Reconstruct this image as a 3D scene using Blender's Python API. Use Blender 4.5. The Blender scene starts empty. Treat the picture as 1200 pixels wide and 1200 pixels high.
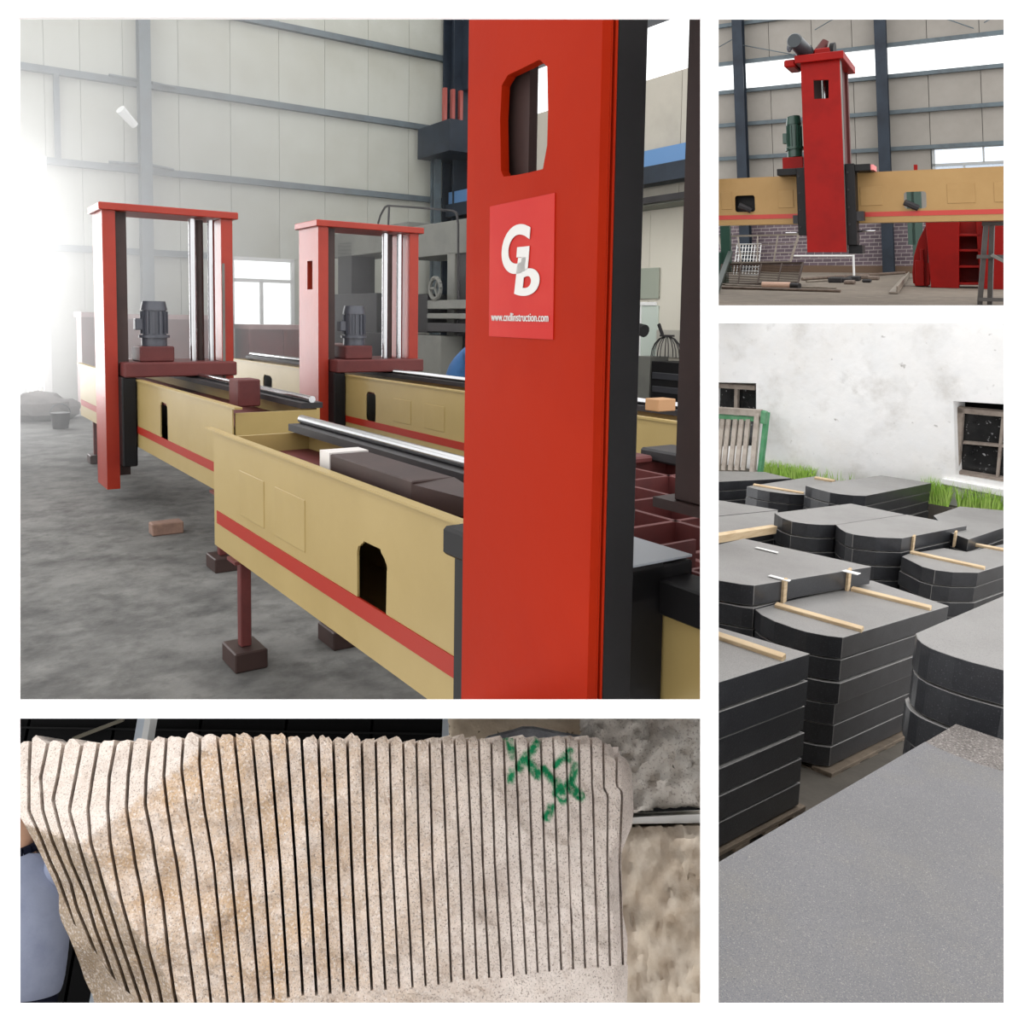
import bpy, bmesh, math, random
import numpy as np
from mathutils import Vector
from mathutils.geometry import tessellate_polygon
random.seed(7)
S = bpy.context.scene
COL = S.collection

# ------------------------------------------------------------------ camera
F, PX, PY = 1050.0, 600.0, 460.0            # focal length / principal point in 1200 px frame
PITCH, ROLL, H = math.radians(4.63), math.radians(0.9), 1.6
def _axes():
    f = np.array([0, math.cos(PITCH), -math.sin(PITCH)]); r = np.array([1., 0, 0]); u = np.cross(r, f)
    c, s = math.cos(ROLL), math.sin(ROLL)
    return c*r + s*u, f, -s*r + c*u
CR, CF, CU = _axes()
C = np.array([0, 0, H])
cd = bpy.data.cameras.new('camera'); cam = bpy.data.objects.new('camera', cd); COL.objects.link(cam)
cd.sensor_fit = 'HORIZONTAL'; cd.sensor_width = 36; cd.lens = 36*F/1200
cd.shift_x = (600-PX)/1200; cd.shift_y = -(600-PY)/1200
cd.clip_start = .05; cd.clip_end = 300
from mathutils import Matrix
cam.matrix_world = Matrix(((CR[0], CU[0], -CF[0], 0), (CR[1], CU[1], -CF[1], 0), (CR[2], CU[2], -CF[2], H), (0, 0, 0, 1)))
S.camera = cam
# ------------------------------------------------------------------ light: bright overcast sky
wd = bpy.data.worlds.new('overcast'); S.world = wd; wd.use_nodes = True
wd.node_tree.nodes['Background'].inputs[0].default_value = (1.0, 1.0, 1.0, 1)
wd.node_tree.nodes['Background'].inputs[1].default_value = 1.95
S.view_settings.view_transform = 'Standard'; S.view_settings.look = 'None'
S.view_settings.exposure = 0; S.view_settings.gamma = 1; S.view_settings.use_curve_mapping = False

# ------------------------------------------------------------------ pixel -> place
def ray(x, y): return CR*(x-PX)/F + CF - CU*(y-PY)/F
nrm = lambda v: v/np.linalg.norm(v)
class Frame:
    def __init__(s, o, a, b, c):
        s.o = np.array(o, float); s.M = np.array([a, b, c]).T; s.I = np.linalg.inv(s.M)
    def __call__(s, a, b, c): return s.o + s.M @ np.array([a, b, c])
    def on(s, x, y, i, val):                 # pixel -> frame coordinates on the plane coord[i] = val
        d = s.I @ ray(x, y); o = s.I @ (C-s.o); t = (val-o[i])/d[i]
        return o + d*t
YL = math.radians(34.6)
UD = np.array([math.cos(YL), math.sin(YL), 0]); VD = np.array([-math.sin(YL), math.cos(YL), 0])
K1 = Frame((0, 0, 0), UD, VD, (0, 0, 1))                                   # workshop: u right, v deep, z up
S2 = 1.25
K2 = Frame(C, -nrm(ray(-1117, 299))*S2, nrm(ray(1150, 280))*S2, nrm(CR*.036-CU)*S2)  # second hall: a right, b deep, g down
T3 = math.radians(28)
K3 = Frame(C, (1, 0, 0), (0, math.cos(T3), -math.sin(T3)), (0, math.sin(T3), math.cos(T3)))   # sawn block: x right, y deep, z up, on a falling slope
K4 = Frame(C, nrm(ray(1732, 521)), nrm(ray(-483, 306)), nrm(ray(745, 3350)))  # stone yard: a, b along the slabs, g down
p1u = lambda x, y, u: K1.on(x, y, 0, u)
p1v = lambda x, y, v: K1.on(x, y, 1, v)
p1z = lambda x, y, z: K1.on(x, y, 2, z)
p2a = lambda x, y, a: K2.on(x, y, 0, a)
p2b = lambda x, y, b: K2.on(x, y, 1, b)
p2g = lambda x, y, g: K2.on(x, y, 2, g)
p3c = lambda x, y, Y: K3.on(x, y, 1, Y)
p3 = lambda x, y, Y: K3(*K3.on(x, y, 1, Y))
p4 = lambda x, y, g: K4.on(x, y, 2, g)

# daylight standing in the open workshop doorway (far left)
ld = bpy.data.lights.new('doorway_daylight', 'AREA'); ld.shape = 'RECTANGLE'; ld.size = 3.6; ld.size_y = 4.2; ld.energy = 680
lo = bpy.data.objects.new('doorway_daylight', ld); COL.objects.link(lo); _p = K1(.4, 18.4, 2.15)
_z = VD; _x = UD; _y = np.array([0, 0, 1.])          # lamp shines along its own -Z, i.e. into the hall
lo.matrix_world = Matrix(((_x[0], -_y[0], _z[0], _p[0]), (_x[1], -_y[1], _z[1], _p[1]), (_x[2], -_y[2], _z[2], _p[2]), (0, 0, 0, 1)))

# ------------------------------------------------------------------ materials
def lin(c): 
    c = c/255.; return c/12.92 if c <= .04045 else ((c+.055)/1.055)**2.4
def rgb(r, g, b): return (lin(r), lin(g), lin(b), 1)
MC = {}
def mat(name, col, rough=.5, metal=0, spec=.5, var=None, vscale=4, vamt=.35, bump=0, bscale=40, spot=None, sscale=200, sthr=.62, coat=0, stretch=None):
    """plain procedural surface: base colour, blotches of a second colour, fine specks, bump"""
    if name in MC: return MC[name]
    m = bpy.data.materials.new(name); m.use_nodes = True; nt = m.node_tree; N, L = nt.nodes, nt.links
    b = N['Principled BSDF']
    b.inputs['Base Color'].default_value = col; b.inputs['Roughness'].default_value = rough; b.inputs['Metallic'].default_value = metal
    b.inputs['Specular IOR Level'].default_value = spec; b.inputs['Coat Weight'].default_value = coat; b.inputs['Coat Roughness'].default_value = .12
    m.diffuse_color = col
    tc = N.new('ShaderNodeTexCoord'); src = tc.outputs['Object']
    if stretch:
        mp = N.new('ShaderNodeMapping'); mp.inputs['Scale'].default_value = stretch; L.new(src, mp.inputs[0]); src = mp.outputs[0]
    cur = None
    def mix(fac, c1, c2):
        x = N.new('ShaderNodeMix'); x.data_type = 'RGBA'
        L.new(fac, x.inputs[0])
        if isinstance(c1, tuple): x.inputs[6].default_value = c1
        else: L.new(c1, x.inputs[6])
        x.inputs[7].default_value = c2
        return x.outputs[2]
    def ramp(fac, a, c):
        r = N.new('ShaderNodeMapRange'); r.inputs[1].default_value = a; r.inputs[2].default_value = c; L.new(fac, r.inputs[0]); return r.outputs[0]
    cur = col
    if var:
        vs = var if isinstance(var, list) else [(var, vscale, vamt)]
        for k, (vc, sc, am) in enumerate(vs):
            n = N.new('ShaderNodeTexNoise'); n.inputs['Scale'].default_value = sc; n.inputs['Detail'].default_value = 6; n.inputs['Roughness'].default_value = .65
            n.noise_dimensions = '4D'; n.inputs['W'].default_value = k*3.7
            L.new(src, n.inputs['Vector'])
            f = ramp(n.outputs['Fac'], .65-am*.6, .85-am*.3)
            cur = mix(f, cur, vc)
    if spot:
        sp = spot if isinstance(spot, list) else [spot] if isinstance(spot[0], tuple) else [(spot, sscale, sthr)]
        for k, (scol, sc, th) in enumerate(sp):
            n = N.new('ShaderNodeTexNoise'); n.inputs['Scale'].default_value = sc; n.inputs['Detail'].default_value = 2
            n.noise_dimensions = '4D'; n.inputs['W'].default_value = 10+k*2.3
            L.new(src, n.inputs['Vector']); f = ramp(n.outputs['Fac'], th-.04, th+.06); cur = mix(f, cur, scol)
    if not isinstance(cur, tuple): L.new(cur, b.inputs['Base Color'])
    if bump:
        n = N.new('ShaderNodeTexNoise'); n.inputs['Scale'].default_value = bscale; n.inputs['Detail'].default_value = 5; L.new(src, n.inputs['Vector'])
        bp = N.new('ShaderNodeBump'); bp.inputs['Strength'].default_value = bump; bp.inputs['Distance'].default_value = .02
        L.new(n.outputs['Fac'], bp.inputs['Height']); L.new(bp.outputs[0], b.inputs['Normal'])
    MC[name] = m; return m
def glass(name, tint, gl=.12):
    if name in MC: return MC[name]
    m = bpy.data.materials.new(name); m.use_nodes = True; nt = m.node_tree; N, L = nt.nodes, nt.links
    N.remove(N['Principled BSDF']); o = N['Material Output']
    t = N.new('ShaderNodeBsdfTransparent'); t.inputs[0].default_value = tint
    g = N.new('ShaderNodeBsdfGlossy'); g.inputs['Roughness'].default_value = .05
    x = N.new('ShaderNodeMixShader'); x.inputs[0].default_value = gl
    L.new(t.outputs[0], x.inputs[1]); L.new(g.outputs[0], x.inputs[2]); L.new(x.outputs[0], o.inputs[0])
    MC[name] = m; return m
WHITE = mat('white_board', (.95, .95, .95, 1), .6, spec=.2)
CLAD = mat('pale_cladding', rgb(172, 173, 164), .55, spec=.25, var=rgb(158, 157, 145), vscale=.6, vamt=.4, bump=.05, bscale=3)
STEEL = mat('blue_grey_steel', rgb(78, 90, 96), .5, var=rgb(60, 66, 70), vscale=3)
DSTEEL = mat('dark_blue_steel', rgb(38, 46, 56), .5, spec=.25, var=rgb(26, 30, 38), vscale=2)
CONC = mat('concrete_floor', rgb(100, 99, 97), .8, spec=.25, var=[(rgb(72, 71, 70), 1.1, .6), (rgb(122, 121, 118), 3.2, .45), (rgb(60, 59, 58), 6, .3)], bump=.4, bscale=14)
RED = mat('orange_red_paint', rgb(148, 33, 8), .4, spec=.04, var=rgb(138, 27, 6), vscale=1.5, vamt=.3, bump=.06, bscale=14)
RED1 = mat('red_paint', rgb(150, 44, 26), .35, spec=.3, var=rgb(134, 34, 20), vscale=2, bump=.05, bscale=20)
STICK = mat('sticker_red', rgb(168, 26, 18), .4, spec=.15, var=rgb(176, 46, 34), vscale=3, vamt=.25)
LETT = mat('letter_white', rgb(196, 194, 190), .6, spec=.2)
YEL = mat('cream_yellow_paint', rgb(160, 139, 90), .42, spec=.25, var=rgb(151, 130, 81), vscale=1.6, bump=.03, bscale=6)
STRIPE = mat('stripe_red', rgb(150, 36, 20), .45, spec=.2)
OXIDE = mat('red_oxide_primer', rgb(98, 48, 46), .55, spec=.25, var=rgb(72, 36, 36), vscale=3)
BROWN = mat('brown_primer', rgb(62, 46, 43), .5, spec=.25, var=rgb(46, 34, 32), vscale=3)
BLACK = mat('black_paint', rgb(22, 21, 22), .5, spec=.2, var=rgb(14, 13, 14), vscale=5)
CHROME = mat('chrome', (.5, .5, .51, 1), .2, metal=1)
GREYM = mat('grey_machine_paint', rgb(108, 108, 102), .5, spec=.25, var=rgb(92, 92, 88), vscale=2)
DGREYM = mat('dark_grey_machine', rgb(50, 48, 49), .5, spec=.2, var=rgb(38, 36, 38), vscale=3)
GREENM = mat('green_machine_paint', rgb(34, 66, 54), .35, coat=.2)
MOTOR = mat('motor_grey', rgb(70, 72, 80), .4)
WGLASS = glass('window_glass', (.97, .98, .98, 1), .06)
DGLASS = glass('dark_glass', (.10, .10, .10, 1), .12)
FRAMEW = mat('window_frame_white', rgb(205, 205, 203), .5)
WOOD = mat('pale_batten_wood', rgb(205, 182, 148), .7, var=rgb(176, 148, 112), vscale=6, stretch=(1, 1, 8))
OLDW = mat('weathered_wood', rgb(168, 158, 148), .8, var=rgb(128, 118, 108), vscale=7, bump=.2, bscale=20)
PALW = mat('pallet_wood', rgb(120, 106, 90), .8, var=rgb(82, 72, 62), vscale=6, bump=.2, bscale=20)
RUST = mat('rusty_steel', rgb(112, 96, 84), .6, var=rgb(76, 62, 54), vscale=8)
WHT = mat('white_paint', rgb(226, 226, 224), .5)

# ------------------------------------------------------------------ mesh helpers
WP = {}
class MB:
    RS = 1.0                                      # size factor for round and square bars
    def __init__(s): s.v = []; s.f = []; s.m = []
    def quadbox(s, p, m=0):                       # 8 points: 4 of one end, 4 of the other
        i = len(s.v); s.v += [tuple(q) for q in p]
        for f in ((0, 1, 2, 3), (7, 6, 5, 4), (0, 4, 5, 1), (1, 5, 6, 2), (2, 6, 7, 3), (3, 7, 4, 0)):
            s.f.append(tuple(i+k for k in f)); s.m.append(m)
        return s
    def box(s, K, a0, a1, b0, b1, c0, c1, m=0):
        return s.quadbox([K(a, b, c) for c in (c0, c1) for a, b in ((a0, b0), (a1, b0), (a1, b1), (a0, b1))], m)
    def prism(s, P, Q, m=0, mc=None, mb=None):    # polygon P to polygon Q
        n = len(P); i = len(s.v); s.v += [tuple(q) for q in P]+[tuple(q) for q in Q]
        s.f.append(tuple(range(i, i+n))); s.m.append(m if mc is None else mc)
        s.f.append(tuple(range(i+2*n-1, i+n-1, -1))); s.m.append(m if mb is None else mb)
        for k in range(n):
            l = (k+1) % n; s.f.append((i+k, i+n+k, i+n+l, i+l)); s.m.append(m)
        return s
    def holed(s, loops, fa, fb, m=0):             # plate with holes: loops of 2D points, two mapping functions
        flat = [p for l in loops for p in l]; i = len(s.v); n = len(flat)
        tri = tessellate_polygon([[Vector((p[0], p[1], 0)) for p in l] for l in loops])
        s.v += [tuple(fa(*p)) for p in flat]+[tuple(fb(*p)) for p in flat]
        for t in tri:
            s.f.append(tuple(i+k for k in t)); s.m.append(m); s.f.append(tuple(i+n+k for k in reversed(t))); s.m.append(m)
        o = 0
        for l in loops:
            for k in range(len(l)):
                a, b = o+k, o+(k+1) % len(l); s.f.append((i+a, i+b, i+n+b, i+n+a)); s.m.append(m)
            o += len(l)
        return s
    def tube(s, p, q, r, r2=None, n=10, m=0, caps=True):
        p, q = np.array(p, float), np.array(q, float); r2 = (r if r2 is None else r2)*MB.RS; r = r*MB.RS
        d = nrm(q-p); t = np.array([0, 0, 1.]) if abs(d[2]) < .9 else np.array([1., 0, 0]); x = nrm(np.cross(d, t)); y = np.cross(d, x)
        i = len(s.v)
        for c, rr in ((p, r), (q, r2)):
            for k in range(n):
                a = 2*math.pi*k/n; s.v.append(tuple(c+rr*(math.cos(a)*x+math.sin(a)*y)))
        for k in range(n):
            l = (k+1) % n; s.f.append((i+k, i+l, i+n+l, i+n+k)); s.m.append(m)
        if caps: s.f.append(tuple(range(i+n-1, i-1, -1))); s.m.append(m); s.f.append(tuple(range(i+n, i+2*n))); s.m.append(m)
        return s
    def path(s, pts, r, n=8, m=0):
        for a, b in zip(pts, pts[1:]): s.tube(a, b, r, n=n, m=m)
        return s
    def bar(s, p, q, w, h, up=(0, 0, 1), m=0):    # rectangular bar between two points
        w, h = w*MB.RS, h*MB.RS
        p, q = np.array(p, float), np.array(q, float); d = nrm(q-p); x = nrm(np.cross(d, np.array(up, float))); y = np.cross(x, d)
        return s.quadbox([c+x*sx*w/2+y*sy*h/2 for c in (p, q) for sx, sy in ((-1, -1), (1, -1), (1, 1), (-1, 1))], m)
    def ball(s, c, rx, ry=None, rz=None, n=12, m=0, jit=0, rnd=None):
        ry = rx if ry is None else ry; rz = rx if rz is None else rz; i = len(s.v); k2 = n//2
        for a in range(k2+1):
            for b in range(n):
                t, p = math.pi*a/k2, 2*math.pi*b/n; j = 1+((rnd or random).uniform(-jit, jit) if 0 < a < k2 else 0)
                s.v.append((c[0]+rx*j*math.sin(t)*math.cos(p), c[1]+ry*j*math.sin(t)*math.sin(p), c[2]+rz*j*math.cos(t)))
        for a in range(k2):
            for b in range(n):
                l = (b+1) % n; s.f.append((i+a*n+b, i+(a+1)*n+b, i+(a+1)*n+l, i+a*n+l)); s.m.append(m)
        return s
    def build(s, name, mats, parent=None, bevel=0, smooth=False, origin=None, seg=1, recalc=True):
        V = np.array(s.v, float)
        if origin is None: origin = np.array([(V[:, 0].min()+V[:, 0].max())/2, (V[:, 1].min()+V[:, 1].max())/2, V[:, 2].min()])
        origin = np.array(origin, float)
        me = bpy.data.meshes.new(name); me.from_pydata([tuple(v) for v in (V-origin)], [], s.f)
        if not isinstance(mats, (list, tuple)): mats = [mats]
        for m in mats: me.materials.append(m)
        me.polygons.foreach_set('material_index', s.m)
        bm = bmesh.new(); bm.from_mesh(me)
        bmesh.ops.remove_doubles(bm, verts=bm.verts, dist=1e-5)
        if recalc: bmesh.ops.recalc_face_normals(bm, faces=bm.faces)
        if bevel:
            ed = [e for e in bm.edges if len(e.link_faces) == 2 and e.calc_face_angle(0) > .6]
            bmesh.ops.bevel(bm, geom=ed, offset=bevel, segments=seg, affect='EDGES', profile=.6, clamp_overlap=True)
        bm.to_mesh(me); bm.free()
        if smooth:
            me.polygons.foreach_set('use_smooth', [True]*len(me.polygons))
            try: me.set_sharp_from_angle(angle=.7)
            except Exception: pass
        o = bpy.data.objects.new(name, me); COL.objects.link(o); place(o, origin, parent)
        return o
def place(o, w, parent=None):
    w = np.array(w, float)
    if parent is not None:
        o.parent = parent; o.location = tuple(w-WP[parent.name])
    else: o.location = tuple(w)
    WP[o.name] = w
def tag(o, label=None, cat=None, group=None, kind=None):
    if label: o['label'] = label
    if cat: o['category'] = cat
    if group: o['group'] = group
    if kind: o['kind'] = kind
    elif cat: o['kind'] = 'thing'
    return o
def thing(name, label, cat, loc, group=None):
    o = bpy.data.objects.new(name, None); o.empty_display_size = .1; COL.objects.link(o); place(o, loc)
    return tag(o, label, cat, group)
def clone(o, delta, parent=None):
    c = o.copy(); COL.objects.link(c); c.parent = None; place(c, WP[o.name]+np.array(delta, float), parent)
    return c
def clone_tree(o, delta, parent=None):
    c = clone(o, delta, parent)
    for ch in list(o.children): clone_tree(ch, delta, c)
    return c
def struct(o, label=None): o['kind'] = 'structure'; return tag(o, label)

# ------------------------------------------------------------------ white dividing wall with four openings
ZB = 1.22
mb = MB()
def pane(x0, y0, x1, y1):
    q = [(x0, y0), (x1, y0), (x1, y1), (x0, y1)]
    mb.quadbox([C+ray(x, y)*ZB for x, y in q]+[C+ray(x, y)*ZB+CF*.008 for x, y in q])
for r in ((-70, -70, 20, 1270), (1180, -70, 1270, 1270), (20, -70, 1180, 20), (20, 1180, 1180, 1270), (822, 20, 842, 1180), (20, 822, 822, 842), (842, 358, 1180, 378)): pane(*r)
struct(mb.build('wall_front', WHITE), 'white dividing wall with four rectangular openings')
# thin white walls running back from the bars keep the four places apart
def sheet(pts, d0, d1, off):
    a = [C+ray(*p)*d0 for p in pts]+[C+ray(*p)*d1 for p in reversed(pts)]
    nn = nrm(np.cross(a[1]-a[0], a[2]-a[0]))*off
    return MB().prism([p-nn for p in a], [p+nn for p in a])
struct(sheet([(832, -60), (832, 1260)], ZB+.01, 3.2, .004).build('wall_divider', WHITE), 'thin white upright divider wall between the places')
struct(sheet([(528, 832), (705, 832)], 1.45, 2.1, .004).build('floor_divider', WHITE), 'thin white level shelf under the near machine')
def plane_through(p, q):                        # plane through the eye and two pixels
    return nrm(np.cross(ray(*p), ray(*q)))
_seen = set(o.name for o in bpy.data.objects)
def end_place(*cuts):
    """things of one place end where its divider walls stand; cuts = (pixel a, pixel b, a pixel to keep)"""
    new = [o for o in bpy.data.objects if o.name not in _seen]
    for p, q, keep in cuts:
        n = plane_through(p, q); n = n if n @ ray(*keep) > 0 else -n
        for o in new:
            try: me = o.data
            except ReferenceError: continue
            if o.type != 'MESH' or o.modifiers: continue
            w = WP[o.name]; co = np.empty(len(me.vertices)*3); me.vertices.foreach_get('co', co); d = (co.reshape(-1, 3)+w-C) @ n
            if d.min() >= 0: continue
            if d.max() <= 0:
                for ch in list(o.children): bpy.data.objects.remove(ch)
                bpy.data.objects.remove(o); continue
            if me.users > 1: me = me.copy(); o.data = me
            bm = bmesh.new(); bm.from_mesh(me)
            r = bmesh.ops.bisect_plane(bm, geom=bm.verts[:]+bm.edges[:]+bm.faces[:], dist=1e-6, plane_co=tuple(C-w), plane_no=tuple(n), clear_inner=True)
            ed = [g for g in r['geom_cut'] if isinstance(g, bmesh.types.BMEdge)]
            try: bmesh.ops.holes_fill(bm, edges=ed)
            except Exception: pass
            bm.to_mesh(me); bm.free()
        new = [o for o in bpy.data.objects if o.name not in _seen]
    _seen.update(o.name for o in bpy.data.objects)

# ================================================================== WORKSHOP (large opening)
VW, US = 18.0, 10.75
# floor
c = [p1z(-160, 833, 0), p1z(831, 833, 0)]
e = p1u(831, 480, US); fl = [c[0][:2], c[1][:2], (US, e[1]), (US, VW+.2), (-2.5, VW+6), (-7, VW+6)]
mb = MB(); mb.prism([K1(u, v, 0) for u, v in fl], [K1(u, v, -.1) for u, v in fl]); struct(mb.build('floor', CONC), 'grey stained concrete workshop floor')
# far wall: upright cladding panels, one by one
MBK = mat('backing_sheet', rgb(96, 96, 92), .8)  # sheets added behind the panels to stop daylight showing through seams
wf = bpy.data.objects.new('wall_far', None); COL.objects.link(wf); place(wf, K1(6, VW, 0)); struct(wf, 'pale metal clad far wall of the workshop')
wu0, wu1, wz0, wz1 = 5.56, 6.88, 1.3, 2.78          # window opening
ua = 2.32; seams = [ua, 2.9] + [3.62+.985*k for k in range(8)]
seams = [s for s in seams if s < US-.3]+[US]
for a, b in zip(seams, seams[1:]):
    segs = [(0, 9.0)]
    if b > wu0 and a < wu1:
        segs = [(0, wz0), (wz1, 9.0)]
    for z0, z1 in segs: MB().box(K1, a+.003, b-.003, VW, VW+.06, z0, z1).build('cladding_panel', CLAD, wf, bevel=.004)
    if len(segs) == 2:
        for x0, x1 in ((a, min(b, wu0)), (max(a, wu1), b)):
            if x1-x0 > .02: MB().box(K1, x0+.006, x1-.006, VW, VW+.06, wz0, wz1).build('cladding_panel', CLAD, wf)
MB().box(K1, -4, ua-.006, VW, VW+.06, 4.35, 9.0).build('cladding_panel', CLAD, wf)
for a0, a1, z0, z1 in ((ua, wu0, 0, 9), (wu1, US, 0, 9), (wu0, wu1, 0, wz0), (wu0, wu1, wz1, 9)): MB().box(K1, a0, a1, VW+.07, VW+.1, z0, z1).build('backing_sheet', MBK, wf)
for z in (2.76, 4.27, 5.84, 7.41):
    if z < 3: MB().box(K1, ua, 5.5, VW-.1, VW, z-.06, z+.06).build('girt', STEEL, wf)
    else: MB().box(K1, -3 if z > 5 else ua, US-.35, VW-.12, VW, z-.06, z+.06).build('girt', STEEL, wf)
def hcol(K, a, b, w, d, c0, c1, name, m, parent):
    t = .04
    q = MB().box(K, a-w/2, a+w/2, b-d, b-d+t, c0, c1).box(K, a-w/2, a+w/2, b-t, b, c0, c1).box(K, a-t/2, a+t/2, b-d+t, b-t, c0, c1)
    return q.build(name, m, parent)
hcol(K1, 3.93, VW-.12, .2, .25, 0, 9, 'column', STEEL, wf)
hcol(K1, 2.5, VW-.02, .09, .1, 4.3, 5.8, 'post', STEEL, wf)
for (x0, y0, x1, y1) in ((128, 88, 178, 97), (178, 97, 205, 103), (128, 190, 178, 194), (178, 194, 203, 199)):
    MB().tube(K1(*p1v(x0, y0, VW-.3)), K1(*p1v(x1, y1, VW-.14)), .03, n=6).build('brace_rod', STEEL, wf)
MB().tube(K1(*p1v(141, 128, VW-.5)), K1(*p1v(158, 147, VW-.35)), .09, .07, n=10).build('white_stub', WHT, wf)  # short white tapered tube in front of the far wall
# door jamb and curtain by the bright doorway
mb = MB()
for k in range(6):
    a = 1.93+.065*k; mb.box(K1, a, a+.045, VW+.02*(k % 2), VW+.03+.02*(k % 2), 0, 2.35)
tag(mb.build('strip_curtain', mat('curtain', rgb(226, 222, 214), .7)), 'pale curtain strips hanging beside the bright doorway', 'curtain')
struct(MB().box(K1, 2.2, 2.32, VW-.05, VW+.1, 0, 4.35).build('trim_1', mat('jamb', rgb(210, 208, 204), .6)))
# window
w1 = bpy.data.objects.new('window_1', None); COL.objects.link(w1); place(w1, K1(6.2, VW, wz0)); struct(w1, 'bright three pane window in the far wall')
mb = MB()
for a0, a1, z0, z1 in ((wu0, wu1, wz0, wz0+.07), (wu0, wu1, wz1-.07, wz1), (wu0, wu0+.07, wz0, wz1), (wu1-.07, wu1, wz0, wz1), (wu0, wu1, 2.28, 2.35), (6.16, 6.22, wz0, 2.3)): mb.box(K1, a0, a1, VW-.02, VW+.05, z0, z1)
mb.build('window_frame', FRAMEW, w1)
for a0, a1, z0, z1 in ((wu0+.07, 6.16, wz0+.07, 2.28), (6.22, wu1-.07, wz0+.07, 2.28), (wu0+.07, wu1-.07, 2.35, wz1-.07)): MB().box(K1, a0, a1, VW+.015, VW+.022, z0, z1).build('pane', WGLASS, w1)
# side wall with rooflight, crane girder and office front
vS = e[1]-.2
ws = bpy.data.objects.new('wall_right', None); COL.objects.link(ws); place(ws, K1(US, 13, 0)); struct(ws, 'side wall with rooflight strip and office front')
BEIGE = mat('beige_cladding', rgb(168, 162, 150), .6, var=rgb(150, 145, 134), vscale=.8)
nS = 8
for k in range(nS):
    a = vS+(VW-vS)*k/nS; b = vS+(VW-vS)*(k+1)/nS
    MB().box(K1, US, US+.06, a+.006, b-.006, 3.6, 5.72).build('cladding_panel', BEIGE, ws)
    MB().box(K1, US+.02, US+.03, a+.03, b-.03, 5.74, 6.6).build('rooflight_pane', WGLASS, ws)
    MB().box(K1, US-.25, US+.06, a+.01, b-.01, 6.62, 9.0).build('roof_sheet', DSTEEL, ws)
OFFW = mat('office_wall', rgb(205, 200, 186), .6, var=rgb(196, 190, 176), vscale=.7)
for k in range(5):
    a = vS+(VW-vS)*k/5; b = vS+(VW-vS)*(k+1)/5
    MB().box(K1, US-.04, US+.06, a+.004, b-.004, 0, 3.5).build('wall_panel', OFFW, ws)
    MB().box(K1, US-.5, US, a+.01, b-.01, 3.5, 3.6).build('soffit_panel', mat('soffit', rgb(120, 122, 112), .7), ws)
MB().box(K1, US+.07, US+.1, vS, VW, 0, 5.7).build('backing_sheet', MBK, ws)
MB().box(K1, US-.62, US-.5, vS, VW-.3, 3.52, 3.62).build('soffit_edge', DGREYM, ws)
g = thing('crane_girder', 'blue painted crane girder along the right side wall', 'girder', K1(US-.4, 13, 3.8))
MB().box(K1, US-.42, US-.22, vS, VW-.4, 4.16, 4.42).build('blue_rail', mat('crane_blue', rgb(84, 124, 168), .45), g)
MB().box(K1, US-.5, US-.2, vS, VW-.4, 3.86, 4.14).build('lower_flange', DSTEEL, g)
hcol(K1, US-.2, VW-.15, .5, .5, 0, 9, 'corner_column', DSTEEL, ws)
hcol(K1, US-.75, VW-.3, .16, .2, 0, 5.1, 'post', STEEL, ws)
MB().box(K1, US-1.1, US+.1, VW-1.6, VW-.2, 5.1, 5.75).build('corner_bracket', DSTEEL, ws)
for k in range(3): MB().box(K1, US-.75+.2*k, US-.68+.2*k, VW-.75, VW-.65, 5.75, 6.6).build('red_tube', mat('dull_red', rgb(150, 70, 62), .5), ws)

# added scattering volume that stands in for the doorway's veiling glare
hz = bpy.data.materials.new('door_glare'); hz.use_nodes = True; N, L = hz.node_tree.nodes, hz.node_tree.links; N.remove(N['Principled BSDF'])
vs_ = N.new('ShaderNodeVolumeScatter'); vs_.inputs['Color'].default_value = (1, 1, 1, 1); vs_.inputs['Anisotropy'].default_value = .5
tc = N.new('ShaderNodeTexCoord'); ln = N.new('ShaderNodeVectorMath'); ln.operation = 'LENGTH'; mpv = N.new('ShaderNodeMapping'); mpv.inputs['Scale'].default_value = (.115, .115, .16)
L.new(tc.outputs['Object'], mpv.inputs[0]); L.new(mpv.outputs[0], ln.inputs[0]); mr = N.new('ShaderNodeMapRange'); mr.inputs[1].default_value = 1.0; mr.inputs[2].default_value = 0; mr.inputs[3].default_value = 0; mr.inputs[4].default_value = .13; L.new(ln.outputs['Value'], mr.inputs[0]); L.new(mr.outputs[0], vs_.inputs['Density']); L.new(vs_.outputs[0], N['Material Output'].inputs['Volume'])
HZ0 = K1(.9, 15.5, 2.2)
ho = MB().box(K1, -5, 5.5, 7.0, VW-.15, .02, 7).build('door_glare', hz, origin=HZ0); tag(ho, 'bright veil added for the glare of the open doorway', 'haze', kind='stuff')
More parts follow.
